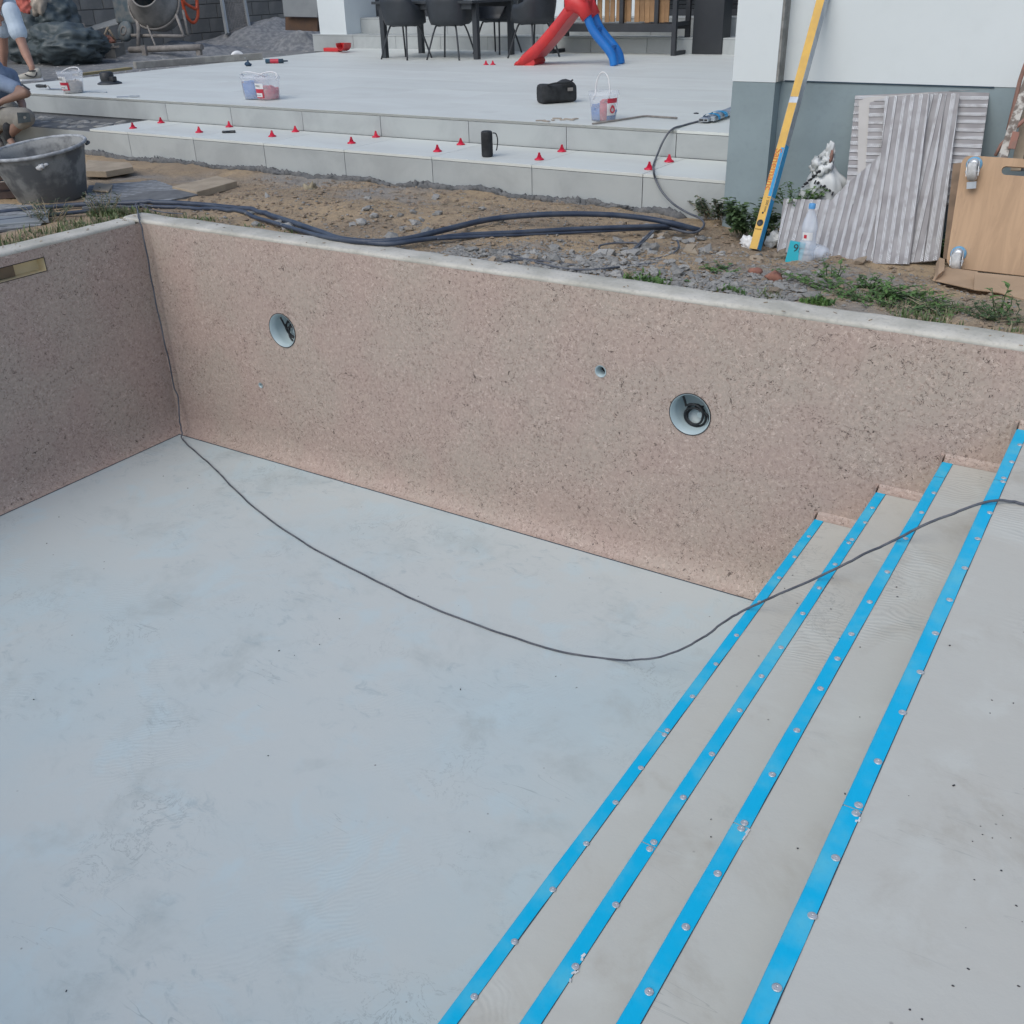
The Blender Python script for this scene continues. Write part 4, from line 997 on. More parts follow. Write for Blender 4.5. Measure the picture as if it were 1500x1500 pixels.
scp = [(-.11, .12), (-.10, .06), (-.06, .02), (0, .0), (.06, .02), (.10, .06), (.11, .12)]
r0_ = [m.bm.verts.new(q + Vector((a * .75 + .05, -.10, .02 + b * .9))) for a, b in scp]; r1_ = [m.bm.verts.new(q + Vector((a - .03, .14, b))) for a, b in scp]
for a, b, c, d in zip(r0_, r0_[1:], r1_[1:], r1_): m.bm.faces.new((a, b, c, d))
m.bm.faces.new(r1_); o = m.build('pan', 'red', t)
sl = o.modifiers.new('s', 'SOLIDIFY'); sl.thickness = .006
p = (-5.462, 6.953, 1.824)
t = thing('cartridge', (p[0], p[1], ZU + .03), 'dark blue and red sealant cartridge lying on the terrace', 'cartridge', rz=.45)
ry = Matrix.Rotation(R(90), 3, 'Y')
m = MB(); m.lathe([(.0005, -.13), (.03, -.13), (.03, .12), (.012, .125), (.008, .19), (.0005, .19)], (0, 0, 0), 14, ry); m.build('tube', M('navy_print', (.02, .07, .11), (.03, .05, .07), .45), t, False)
m = MB(); m.lathe([(.0308, -.06), (.0308, .06)], (0, 0, 0), 14, ry); m.build('label', 'rpaper', t, False)
m = MB(); p = Vector((-5.504, 6.478, 1.824)); m.blob(p + Vector((0, 0, .025)), (.05, .04, .028), 2, .3, 3); m.lathe([(.012, 0), (.012, .05), (.0005, .05)], p + Vector((0, 0, .03)), 10)
tag(m.build('plastic_plug', M('navy', (.015, .05, .10), rough=.5)), 'small dark blue cap near the left edge of the terrace', 'cap')
a = Vector((-6.866, 5.664, 1.824)); b = Vector((-6.271, 7.499, 1.824))
t = thing('timber_beam', a, 'grey mortar stained timber beam along the left terrace edge', 'timber')
m = MB(); m.bar(a + Vector((0, 0, .047)), b + Vector((0, 0, .047)), .11, .09, (0, 0, 1), .01); m.build('beam', 'gwood', t)
c = a.lerp(b, .80); m = MB(); m.tube(spline([c + Vector((-.06, -.07, .02)), c + Vector((-.02, -.03, .10)), c + Vector((.02, .04, .105)), c + Vector((.06, .09, .03))], 5), .03, 8); m.build('rag_wrap', 'wpaper', t)
m = MB(); m.bar((-7.177, 4.915, 1.8), (-7.346, 5.954, 1.8), .10, .03); tag(m.build('plank', M('yellow_plank', (.42, .34, .16), (.33, .26, .14), .8, scale=9, fine=.3)), 'yellowish plank edging the terrace beside the mortar bucket', 'plank')
p = Vector((-5.287, 4.003, 1.824))
t = thing('suction_lifter', p, 'black suction cup tile lifter on the terrace', 'suction lifter')
m = MB(); m.lathe([(.14, 0), (.14, .012), (.10, .03), (.06, .04), (.0005, .042)], p, 22); m.build('cup', 'dgrey', t)
m = MB(); m.lathe([(.075, .03), (.08, .06), (.078, .12), (.06, .135), (.0005, .135)], p + Vector((-.03, 0, 0)), 14); m.b2(p + Vector((.02, -.03, .035)), p + Vector((.11, .03, .085)), .01); m.build('handle', 'black', t)
def trowel(p, rz, label, L=.28):
    t = thing('trowel', p, label, 'trowel', rz=rz)
    m = MB(); m.lathe([(.0005, -.14), (.016, -.14), (.02, -.10), (.016, -.02), (.018, 0), (.0005, .0)], (0, 0, .035), 10, ry); m.build('handle', 'black', t, False)
    m = MB(); m.tube([(0, 0, .035), (.04, 0, .04), (.06, 0, .012)], .006, 6); m.build('tang', 'dusty', t, False)
    m = MB(); m.prism([(.03, -.05, .006), (L, -.03, .006), (L + .02, 0, .006), (L, .03, .006), (.03, .05, .006)], (0, 0, .003)); m.build('blade', 'alu', t, False)
trowel(Vector((-5.471, 3.274, 1.826)), .15, 'trowel with black grip on the terrace edge beside the crouching person')
m = MB(); m.bar((-4.63, 3.21, 1.83), (-4.42, 3.28, 1.83), .03, .008); tag(m.build('metal_ruler', 'alu'), 'thin metal strip lying beside the mortar bucket', 'metal strip')
m = MB(); m.bar((-3.861, 2.981, 1.83), (-3.685, 3.109, 1.83), .06, .010); m.bar((-3.711, 3.018, 1.838), (-3.629, 3.074, 1.838), .02, .014); tag(m.build('scraper', 'alu'), 'small metal scraper at the terrace edge', 'scraper')
for k, (u, lab) in enumerate((('a', 'tiny dark offcut on the terrace near the pier'),)):
    m = MB(); m.blob((2.247, 3.856, 1.828), (.025, .016, .008), 1, .3, 2); tag(m.build('offcut', 'dgrey'), lab, 'offcut')
m = MB()
for q in [(1.279, 3.0, 1.826), (1.341, 2.98, 1.826), (1.361, 3.054, 1.826), (1.339, 3.157, 1.826), (1.422, 3.1, 1.826), (1.443, 3.152, 1.826), (1.489, 3.193, 1.826), (1.494, 3.128, 1.826)]: m.box(Vector(q) + Vector((0, 0, .004)), (random.uniform(.03, .08), random.uniform(.015, .03), .006), Euler((0, 0, random.uniform(0, 3))))
tag(m.build('mortar_crumbs', 'sack'), 'scatter of mortar crumbs on the terrace edge left of the handled bucket', 'crumbs', kind='stuff')

# ================================================================== leaning ribbed tiles at the house wall
def clip_poly(poly, a, b, c):
    """keep a*x + b*y <= c"""
    out = []
    for i in range(len(poly)):
        p, q = poly[i], poly[(i + 1) % len(poly)]
        fp, fq = a * p[0] + b * p[1] - c, a * q[0] + b * q[1] - c
        if fp <= 0: out.append(p)
        if fp * fq < 0:
            t = fp / (fp - fq); out.append((p[0] + t * (q[0] - p[0]), p[1] + t * (q[1] - p[1])))
    return out
def panel(pts, label, rib_dir, parts=None, ribs=True, mat='tback', group='ribbed tiles leaning on the house wall', pitch=.047, ribw=.021, name='ribbed_tile', th=.010, ribmat='rib'):
    """pts: 3-D outline on the leaning plane, seen from the front"""
    P = [Vector(q) for q in pts]; o = P[0].copy()
    n = Vector((0, 0, 0))
    for i in range(len(P)): n += (P[i] - o).cross(P[(i + 1) % len(P)] - o)
    n.normalize()
    if n.y > 0: n = -n
    if abs(n.y) < .05 and n.z < 0: n = -n
    u = Vector((1, 0, 0)) - n * n.x
    u.normalize(); v = n.cross(u)
    if v.z < 0: u, v = -u, -v
    t = thing(name, o, label, 'tile', group)
    m = MB(); m.prism([q - n * th for q in P], n * th); m.build('slab', mat, t)
    if not ribs: return t
    polys = parts or [list(range(len(P)))]
    ang = R(rib_dir); c, s = math.cos(ang), math.sin(ang)
    for pl in polys:
        q2 = [((P[i] - o).dot(u), (P[i] - o).dot(v)) for i in pl]
        cc = [-x * s + y * c for x, y in q2]; k0 = math.floor(min(cc) / pitch); k1 = math.ceil(max(cc) / pitch)
        for k in range(k0, k1 + 1):
            lo = k * pitch + random.uniform(-.003, .003); hi = lo + ribw * random.uniform(.85, 1.2)
            a = clip_poly(clip_poly(q2, -s, c, hi), s, -c, -lo)
            if len(a) < 3: continue
            ar = abs(sum(a[i][0] * a[(i + 1) % len(a)][1] - a[(i + 1) % len(a)][0] * a[i][1] for i in range(len(a)))) / 2
            if ar < 2e-4: continue
            cx = sum(x for x, _ in a) / len(a); cy = sum(y for _, y in a) / len(a)
            b = [(cx + (x - cx) * .985, cy + (y - cy) * .985) for x, y in a]
            m = MB(); m.prism([o + u * x + v * y + n * .0003 for x, y in a], n * .0045)
            ob = m.build('rib', ribmat, t)
            # lay the mesh pattern along the rib
            M3 = Matrix((u * c + v * s, -u * s + v * c, n)).transposed()
            for vv in ob.data.vertices: vv.co = M3.inverted() @ vv.co
            ob.rotation_euler = M3.to_euler()
    return t
panel([(4.038, 1.906, 1.733), (3.946, 2.202, 2.181), (4.677, 2.237, 2.234), (4.728, 2.016, 1.899), (4.756, 1.868, 1.676), (4.113, 1.836, 1.626)], 'large ribbed tile with level stripes at the back of the leaning stack', 2)
panel([(4.098, 1.905, 1.768), (3.981, 2.16, 2.156), (4.03, 2.175, 2.178), (4.36, 2.196, 2.21), (4.23, 1.906, 1.77), (4.214, 1.818, 1.638), (4.13, 1.814, 1.631)], 'smooth unribbed tile strip at the left of the leaning stack', 0, None, False, 'tplain')
panel([(4.136, 1.916, 1.808), (4.05, 2.143, 2.152), (4.143, 2.161, 2.18), (4.182, 2.162, 2.181), (4.269, 1.898, 1.782), (4.236, 1.806, 1.642), (4.168, 1.803, 1.637)], 'ribbed tile with level stripes behind the tall stepped tile', 3)
panel([(4.525, 1.613, 1.38), (4.372, 2.159, 2.206), (4.535, 2.164, 2.215), (4.673, 1.634, 1.411)], 'dark ribbed tile right of the tall front tile', 96)
panel([(4.499, 1.598, 1.38), (4.344, 2.139, 2.2), (4.462, 2.149, 2.214), (4.592, 1.611, 1.399)], 'narrow ribbed tile tucked behind the right edge of the tall front tile', 93)
panel([(3.767, 1.578, 1.372), (3.718, 1.756, 1.642), (4.001, 1.766, 1.656), (4.061, 1.821, 1.741), (4.126, 1.868, 1.811), (4.209, 1.928, 1.902), (4.139, 2.114, 2.185), (4.198, 2.12, 2.193), (4.372, 1.581, 1.377), (4.324, 1.578, 1.372)], 'wide ribbed tile with a stepped broken top edge at the left of the stack', 92, [[0, 1, 2], [0, 2, 9], [9, 2, 3], [9, 3, 4], [9, 4, 5], [9, 5, 8], [5, 6, 7, 8]])
panel([(4.335, 1.552, 1.371), (4.147, 2.093, 2.191), (4.385, 2.109, 2.215), (4.532, 1.563, 1.388)], 'tall ribbed tile with upright stripes at the front of the stack', 97)
m = MB(); m.bar((4.72, 1.622, 1.423), (4.646, 1.854, 1.889), .05, .03, (0, 1, 0)); tag(m.build('batten', M('brown_wood', (.24, .165, .11), (.17, .12, .08), .8, scale=12, bump=.3)), 'brown wooden batten leaning between the tiles and the plywood board', 'batten')

# ---------------------------------------------------------------- spirit level
a = Vector((3.644, 1.542, 1.375)); b = Vector((3.699, 2.16, 2.692)); d = (b - a).normalized(); b = a + d * 2.0
nA = Vector((-.14, -.97, .2)); nA = (nA - d * nA.dot(d)).normalized(); nB = nA.cross(d)
if nB.x < 0: nB = -nB
nB.normalize()
t = thing('spirit_level', a, 'long yellow spirit level with blue film leaning on the house pier', 'spirit level')
m = MB(); m.bar(a, b, .052, .052, nA); m.build('level_body', 'alu', t)
def plate(nm, mat, nrm, sd, l0, l1, w0, w1, th, par, mr=None):
    q = [a + nrm * .0262 + sd * w0 + d * l0, a + nrm * .0262 + sd * w1 + d * l0, a + nrm * .0262 + sd * w1 + d * l1, a + nrm * .0262 + sd * w0 + d * l1]
    m = MB(); m.prism(q, nrm * th); return m.build(nm, mat, par)
for l0, l1 in ((.0, .86), (.895, 2.0)): plate('yellow_face', 'yellow', nA, nB, l0, l1, -.025, .025, .001, t)
plate('blue_film', 'tape', nB, -nA, .004, .30, -.024, .024, .0008, t); plate('blue_film', 'tape', nA, nB, .315, .60, .004, .0245, .0018, t); plate('blue_film', 'tape', nB, -nA, .315, .62, -.0245, .0245, .0008, t)
for nm, L, r in (('vial', .155, .020), ('hole', .215, .006)):
    rot = Matrix((nB, d, nA)).transposed(); m = MB(); c = a + nA * .0273 + d * L
    m.lathe([(r, 0), (r, .002), (r * .8, .002), (r * .78, .0012), (.0005, .0012)], c, 20, rot); m.build(nm, 'dgrey' if nm == 'vial' else 'dprint', t)
text_obj('lettering', 'Sanemanc', .062, 'oprint', a + nA * .0285 + nB * -.007 + d * .47, -d, nA, t)
text_obj('lettering', '1 200 mm', .022, 'dprint', a + nA * .0285 + nB * .010 + d * .265, -d, nA, t)
text_obj('lettering', '0.5mm/m', .011, 'dprint', a + nA * .0285 + d * .118, nB, nA, t)

# ---------------------------------------------------------------- plywood trolley board with casters
def bp(u): return Vector(u)
TL_, TR_, BL_, BR_ = [Vector(q) for q in [(4.697, 1.623, 1.971), (5.178, 1.632, 1.993), (4.749, 1.399, 1.437), (5.324, 1.398, 1.436)]]
ux = (BR_ - BL_).normalized(); uy = (TL_ - BL_); uy = (uy - ux * uy.dot(ux)).normalized(); un = ux.cross(uy)
if un.y > 0: un = -un
t = thing('trolley_board', BL_, 'plywood trolley board with pale casters leaning at the right edge', 'trolley')
Hh = (TL_ - BL_).dot(uy); x_tl = (TL_ - BL_).dot(ux); Wd = .80
def rr(x0, y0, x1, y1, r, n=6, skew=0):
    out = []
    for cx, cy, a0 in ((x0 + r, y0 + r, 180), (x1 - r, y0 + r, 270), (x1 - r, y1 - r, 0), (x0 + r, y1 - r, 90)):
        for k in range(n + 1): an = R(a0 + 90 * k / n); out.append((cx + r * math.cos(an) + skew * (cy + r * math.sin(an)), cy + r * math.sin(an)))
    return out
sk_ = x_tl / Hh
outer = rr(0, 0, Wd, Hh, .045, 6, sk_)
hx0 = 0.151
hole = rr(hx0 - sk_ * Hh * .92, Hh - .085, hx0 - sk_ * Hh * .92 + .16, Hh - .042, .021, 6, sk_)
to3 = lambda x, y: BL_ + ux * x + uy * y
m = MB(); m.bm.free(); m.bm = wall_with_holes(outer, [hole], to3)
r_ = bmesh.ops.extrude_face_region(m.bm, geom=list(m.bm.faces)); bmesh.ops.translate(m.bm, verts=[e for e in r_['geom'] if isinstance(e, bmesh.types.BMVert)], vec=-un * .018)
o = m.build('board', 'ply', t)
def caster(c, par, ang, off=.048):
    rot = Matrix((ux, uy, un)).transposed()
    m = MB(); m.lathe([(.0005, .0), (.040, 0), (.040, .006), (.034, .012), (.034, .02), (.0005, .022)], c, 22, rot); h = m.build('caster_swivel', 'cblue', par)
    m = MB(); m.lathe([(.024, .0205), (.027, .024), (.010, .026), (.0005, .026)], c, 18, rot); m.build('swivel_cap', 'galv', h)
    dn = (-uy * math.cos(ang) + ux * math.sin(ang)).normalized(); sd = dn.cross(un).normalized()
    w = c + dn * .048 + un * off
    for s in (-1, 1):
        m = MB(); m.prism([c + sd * s * .027 + un * .018 + dn * -.02, c + sd * s * .027 + un * .018 + dn * .04, w + sd * s * .027 + dn * .025 + un * .01, w + sd * s * .027 + dn * -.02 + un * .012], sd * s * .003); m.build('fork', 'galv', par)
    rw = Matrix((dn, un, sd)).transposed()
    m = MB(); m.lathe([(.0005, -.02), (.025, -.022), (.040, -.022), (.046, -.016), (.047, 0), (.046, .016), (.040, .022), (.025, .022), (.0005, .02)], w, 28, rw); wh = m.build('wheel', 'tyre', par)
    m = MB(); m.lathe([(.0005, -.034), (.008, -.034), (.008, .034), (.0005, .034)], w, 10, rw); m.build('axle', 'galv', wh)
    return w, dn
c1 = Vector((4.765, 1.606, 1.93)) + un * .001; c2 = Vector((4.797, 1.427, 1.505)) + un * .001
w1, dn1 = caster(c1, t, .16); w2, _ = caster(c2, t, .14)
caster(BL_ + ux * (Wd - .09) + uy * .08, t, 0); caster(BL_ + ux * (Wd - .06) + uy * (Hh - .08), t, .3)
m = MB(); m.bar(w1 + dn1 * .052, w1 + dn1 * .085 - un * .01, .046, .006, un); m.build('brake_pedal', 'alu', t)

# cardboard under the board
t = thing('cardboard', (4.939, 1.195, 1.44), 'torn brown cardboard lying under the plywood board', 'cardboard')
def sheet(nm, pts, mat, par, th=.005):
    m = MB(); m.prism([Vector(q) for q in pts], (0, 0, th)); return m.build(nm, mat, par)
sheet('flap', [(4.744, 1.121, 1.43), (4.726, 1.351, 1.445), (4.923, 1.308, 1.45), (4.965, 1.019, 1.435)], 'card', t)
sheet('flap', [(4.962, 0.997, 1.44), (4.927, 1.189, 1.475), (5.217, 1.189, 1.48), (5.413, 1.087, 1.46), (5.449, 0.788, 1.44), (5.201, 0.925, 1.44), (5.074, 1.002, 1.44)], 'card', t)
m = MB(); m.prism([(4.755, 1.113, 1.43), (4.692, 1.435, 1.44), (4.726, 1.404, 1.44), (4.766, 1.2, 1.435)], (.012, .0, .035)); m.build('curled_edge', 'card', t)
# painted trestle at the right edge
t = thing('trestle', (4.882, 1.85, 1.947), 'peeling painted trestle with rusty pink stay by the right edge', 'trestle')
m = MB(); m.bar((4.86, 1.85, 1.903), (4.894, 2.05, 2.362), .045, .03, (0, -1, 0)); m.build('leg', 'peel', t)
m = MB(); m.tube([(4.883, 2.0, 2.496), (4.861, 2.0, 2.365), (4.853, 2.0, 2.305), (4.85, 1.95, 2.064), (4.865, 1.93, 2.057), (4.961, 1.93, 2.161)], .011, 8); m.build('stay', 'rust', t)
m = MB(); m.bar((4.897, 1.86, 1.981), (4.901, 1.88, 2.065), .035, .02, (0, -1, 0)); m.build('red_block', 'rust', t)
m = MB(); m.tube([(4.818, 1.9, 1.936), (4.832, 1.92, 1.99), (4.852, 1.93, 2.018)], .009, 8); m.build('foot_rod', 'rust', t)
m = MB(); m.bar((4.928, 1.95, 1.857), (4.913, 2.06, 2.193), .05, .02, (0, -1, 0)); m.build('rear_leg', 'wood', t)
m = MB(); m.bar((4.976, 1.98, 1.856), (4.952, 2.05, 2.075), .08, .02, (0, -1, 0)); m.build('rear_panel', 'dark', t)

# ---------------------------------------------------------------- plastic bag, bottles, cyan box, litter
c = Vector((3.892, 1.98, 1.682))
t = thing('plastic_bag', c, 'knotted white plastic carrier bag with black print behind the stepped tile', 'bag')
m = MB(); rings = []
for i, (z, r, dx) in enumerate(((-.14, .02, 0), (-.12, .10, 0), (-.09, .115, 0), (-.06, .12, 0), (-.03, .122, 0), (0, .116, 0), (.025, .11, 0), (.05, .098, 0), (.07, .085, -.005), (.095, .066, -.006), (.12, .055, -.01), (.14, .045, -.008), (.155, .034, -.006), (.165, .015, 0), (.17, .003, 0))):
    ring = []
    for k in range(36):
        an = 2 * math.pi * k / 36; e = 1 + .34 * mnoise.noise((math.cos(an) * 2.2, math.sin(an) * 2.2, z * 9)) + .26 * abs(mnoise.noise((math.cos(an) * 5, math.sin(an) * 5, z * 14 + 4))) + .10 * math.sin(an * 8 + z * 14 + 2 * mnoise.noise((z * 9, an, 1)))
        ring.append(m.bm.verts.new(c + Vector((math.cos(an) * r * e + dx, math.sin(an) * r * e * .62, z))))
    rings.append(ring)
for p_, q_ in zip(rings, rings[1:]):
    for k in range(36): f = m.bm.faces.new((p_[k], p_[(k + 1) % 36], q_[(k + 1) % 36], q_[k])); f.smooth = True
m.build('bag_body', 'film', t)
m = MB()
for (cx, cy, cz, rx, ry, rz_, sd__) in ((.004, -.01, .175, .034, .022, .05, 1), (.012, -.015, .225, .026, .016, .042, 4), (-.012, -.012, .205, .016, .014, .05, 9), (-.050, -.04, .125, .032, .020, .040, 6), (-.062, -.035, .155, .018, .014, .026, 2)): m.blob(c + Vector((cx, cy, cz)), (rx, ry, rz_), 3, .42, 2.6, sd__, Matrix.Rotation(sd__ * .12 - .3, 3, 'Y'))
for k in range(5): m.blob(c + Vector((random.uniform(-.06, .03), -.05 + random.uniform(-.01, .02), .09 + .018 * k)), (.026, .016, .03), 2, .6, 3, k)
m.build('handle_knot', 'film', t)
m = MB()
for k in range(9): p_ = c + Vector((-.118 + .012 * k, -.050 - .003 * k, .005 + .0125 * k + .004 * (k % 2))); m.box(p_, (.013, .014, .005 + .004 * (k % 3)), Euler((.3, .4 * (k % 2), -.8)))
for k in range(7): m.box(c + Vector((-.035 + .018 * k, -.090 + .002 * k, .045 - .010 * k + .006 * (k % 2))), (.009 + .006 * (k % 2), .012, .020 - .006 * (k % 3)), Euler((.3, .35 + .5 * (k % 2), .2)))
tag(m.build('black_print', 'dprint', t), kind='stuff')
m = MB(); m.blob(c + Vector((.026, -.030, .185)), (.011, .008, .042), 2, .4, 3, 2); m.build('red_content', 'rust', t)
zg = 1.37
bottle((4.009, 1.366, 1.372), .335, .045, 'clear plastic water bottle with blue cap standing before the ribbed tiles')
q = Vector((4.015, 1.472, 1.372)) + Vector((0, .02, .045))
t = bottle(q, .30, .046, 'crushed clear bottle lying beside the standing bottle', (R(80), R(4), R(28)), 'bottle', False, 0, False)
p = Vector((3.94, 1.348, 1.372))
t = thing('carton', p, 'small cyan carton with handwritten mark beside the water bottle', 'carton'); t.rotation_euler = (R(-8), R(8), R(16))
m = MB(); m.box((0, .02, .06), (.088, .045, .12), None, .003); m.build('box', 'cyan', t, False)
o = text_obj('handwriting', '9r', .06, 'dprint', (0, 0, 0), (1, 0, 0), (0, -1, 0), None); o.parent = t; o.location = (.008, -.0035, .085)
def litter(c, rad, mat, label, cat, name, seed=0):
    m = MB(); m.blob(c, rad, 3, .55, 2.6, seed); return tag(m.build(name, mat), label, cat)
litter((3.708, 1.726, 1.4), (.06, .05, .05), 'film', 'crumpled white plastic scrap behind the foot of the spirit level', 'litter', 'plastic_scrap', 3)
litter((3.561, 1.649, 1.38), (.055, .02, .04), 'wpaper', 'white torn plastic scrap among the weeds left of the spirit level', 'litter', 'plastic_scrap', 8)
litter((3.831, 1.418, 1.375), (.055, .045, .04), 'stone2', 'brown stone beside the cyan carton', 'stone', 'stone', 5)
litter((0.023, 1.626, 1.42), (.055, .045, .05), 'straw', 'pale rounded lump by the riser foot at mid step', 'stone', 'stone', 6)
m = MB(); m.bar((0.14, 1.561, 1.43), (0.31, 1.64, 1.42), .05, .02); tag(m.build('rubber_strip', 'black'), 'short black strip by the riser foot right of the pale lump', 'strip')
m = MB(); m.prism([(3.372, 1.09, 1.42), (3.336, 1.231, 1.425), (3.396, 1.22, 1.43), (3.426, 1.082, 1.42)], (0, 0, .02)); tag(m.build('tile_piece', 'wood'), 'broken beige tile piece on the gravel, larger of two', 'tile piece')
m = MB(); m.prism([(3.429, 1.066, 1.42), (3.414, 1.16, 1.425), (3.479, 1.057, 1.42)], (0, 0, .02)); tag(m.build('tile_piece', 'wood'), 'triangular beige tile chip beside the larger broken piece', 'tile piece')

# ================================================================== left foreground: tub, boards, ribbed mats
c = Vector((-1.686, 0.55, 1.358)); c.z = 1.395
cR = Vector((-1.088, 0.55, 1.815)); 
t = thing('mortar_tub', (c.x, c.y, 1.40), 'large grey mortar tub standing behind the pool corner', 'tub', rz=0)
t.rotation_euler = (R(5), R(-4.5), R(32))
tubp = [(.0005, .0), (.235, .0), (.252, .02), (.335, .33), (.352, .385), (.36, .386)]
m = MB(); m.lathe(tubp + [(.345, .388), (.325, .33), (.243, .03), (.0005, .025)], (0, 0, 0), 40); 
for v in m.bm.verts:
    e = mnoise.noise((v.co.x * 3, v.co.y * 3, v.co.z * 2)) * .010; v.co.x *= 1 + e; v.co.y *= 1 - e
m.build('tub_body', 'tub', t, False)
m = MB(); ring = [((.357) * math.cos(2 * math.pi * k / 48), .357 * math.sin(2 * math.pi * k / 48), .389 + .002 * math.sin(k * .26)) for k in range(49)]; m.tube(ring, .0135, 8, False); m.build('rim', 'tubrim', t, False)
for a0 in (20, 200):
    m = MB(); m.tube([((.352 + .03 * math.sin(math.pi * k / 8)) * math.cos(R(a0 + 3 * k)), (.352 + .03 * math.sin(math.pi * k / 8)) * math.sin(R(a0 + 3 * k)), .355) for k in range(9)], .009, 6); m.build('handle', 'tub', t, False)
m = MB(); m.blob((.13, -.315, .315), (.03, .012, .022), 2, .5, 3, 2); m.blob((.16, -.30, .325), (.03, .010, .008), 2, .5, 3, 5); m.build('mortar_splash', 'wpaper', t, False)
panel([(-0.695, 0.615, 1.432), (-0.579, 1.019, 1.445), (-1.389, 1.3, 1.445), (-1.732, 0.91, 1.44), (-1.033, 0.319, 1.432)], 'ribbed tile lying flat right of the mortar tub', 35, None, True, 'gback', 'ribbed tiles lying by the mortar tub', .062, .034, 'ribbed_tile', .014, 'grib')
panel([(-0.805, -0.182, 1.43), (-1.302, 0.254, 1.435), (-2.168, 0.008, 1.435), (-1.081, -0.655, 1.43)], 'ribbed tile lying flat left of the mortar tub', 35, None, True, 'gback', 'ribbed tiles lying by the mortar tub', .062, .034, 'ribbed_tile', .014, 'grib')
def board(pts, th, mat, label, name='board'):
    m = MB(); m.prism([Vector(q) - Vector((0, 0, th)) for q in pts], (0, 0, th)); bmesh.ops.bevel(m.bm, geom=list(m.bm.edges), offset=.003, segments=1, affect='EDGES')
    return tag(m.build(name, mat), label, 'board')
board([(-0.608, 1.035, 1.46), (-0.664, 1.506, 1.46), (-0.996, 1.605, 1.46), (-0.97, 1.11, 1.46)], .05, 'wood', 'pale timber board lying on the soil right of the ribbed tile')
board([(-2.136, 1.161, 1.49), (-1.91, 1.227, 1.49), (-1.889, 1.491, 1.49), (-2.099, 1.625, 1.49), (-2.597, 1.564, 1.49)], .05, 'wood', 'pale thick board just behind the mortar tub')
board([(-2.146, 1.199, 1.45), (-2.024, 1.326, 1.45), (-2.279, 1.468, 1.45), (-2.38, 1.348, 1.45)], .015, 'gwood', 'thin grey slat under the thick board behind the mortar tub')
board([(-1.46, 0.74, 1.458), (-1.288, 0.759, 1.458), (-1.506, 0.969, 1.458), (-1.718, 0.969, 1.458)], .012, 'wood', 'broken beige tile scrap lying on the ribbed tile by the tub', 'tile_scrap')
board([(-1.068, -0.412, 1.45), (-0.819, -0.102, 1.45), (-1.034, 0.04, 1.45), (-1.322, -0.249, 1.45)], .02, 'zincsheet', 'pale flat board in the grass left of the pool corner')
p = Vector((-2.192, 0.464, 1.41))
t = thing('crate', p, 'dusty brown crate with a blue cloth at the left edge', 'crate', rz=-.5)
m = MB()
for z in (.03, .10, .17): m.box((0, -.16, z), (.44, .02, .05)); m.box((0, .16, z), (.44, .02, .05))
for z in (.03, .10, .17): m.box((-.21, 0, z), (.02, .30, .05)); m.box((.21, 0, z), (.02, .30, .05))
m.box((0, 0, .008), (.42, .30, .012)); tag(m.build('slats', M('brown_crate', (.14, .10, .09), (.10, .075, .07), .8, scale=10), t, False), kind='stuff')
m = MB(); m.blob((.02, -.02, .20), (.14, .10, .07), 3, .4, 2, 4); m.build('cloth', 'tape', t, False)

# ================================================================== people
def limb(m, joints, n=12):
    for (a, ra), (b, rb) in zip(joints, joints[1:]): m.capsule(a, b, ra, rb, n)
def hand(m, wrist, dirv, palm_n, side):
    d = Vector(dirv).normalized(); nn = Vector(palm_n); nn = (nn - d * nn.dot(d)).normalized(); s = d.cross(nn) * side
    w = Vector(wrist); m.capsule(w, w + d * .03, .026, .028)
    for o in (-.028, -.009, .010, .028): m.capsule(w + d * .02 + s * o * .6, w + d * .085 + s * o, .017, .014, 8)
    for o, L in ((-.030, .062), (-.010, .074), (.010, .070), (.029, .054)):
        k = w + d * .088 + s * o; e = (d - nn * .25).normalized(); f = (d - nn * .75).normalized()
        m.capsule(k, k + e * L * .55, .0098, .0092, 8); m.capsule(k + e * L * .55, k + e * L * .55 + f * L * .45, .0092, .008, 8)
    k = w + d * .03 - s * .03; e = (d * .7 - s * .7).normalized(); m.capsule(k, k + e * .035, .014, .012, 8); m.capsule(k + e * .035, k + e * .035 + d * .03, .0115, .0095, 8)
def head(m, c, face, up=(0, 0, 1)):
    f = Vector(face).normalized(); u = Vector(up); s = f.cross(u).normalized(); c = Vector(c); rot = Matrix((s, f, u)).transposed()
    m.blob(c + u * .02, (.074, .095, .105), 3, 0, 1, 0, rot); m.blob(c + f * .02 - u * .065, (.056, .066, .055), 2, 0, 1, 0, rot)
    m.capsule(c + f * .092 + u * .012, c + f * .112 - u * .022, .010, .015, 8)
    for q in (-1, 1):
        m.blob(c + s * q * .076 - f * .005, (.010, .022, .032), 1, 0, 1, 0, rot); m.blob(c + f * .085 + s * q * .032 + u * .032, (.024, .012, .009), 1, 0, 1, 0, rot)
    m.capsule(c + f * .088 - s * .02 - u * .052, c + f * .088 + s * .02 - u * .052, .008, .008, 8)
def eyes_hair(par, c, face):
    f = Vector(face).normalized(); u = Vector((0, 0, 1)); s = f.cross(u).normalized(); c = Vector(c); rot = Matrix((s, f, u)).transposed()
    m = MB(); m.blob(c - f * .018 + u * .045, (.083, .098, .092), 3, .06, 6, 1, rot); o = m.build('hair', 'hair', par)
    for q in (-1, 1):
        m = MB(); m.blob(c + f * .087 + s * q * .032 + u * .018, (.012, .007, .007), 2, 0); m.build('eye', 'dprint', par)
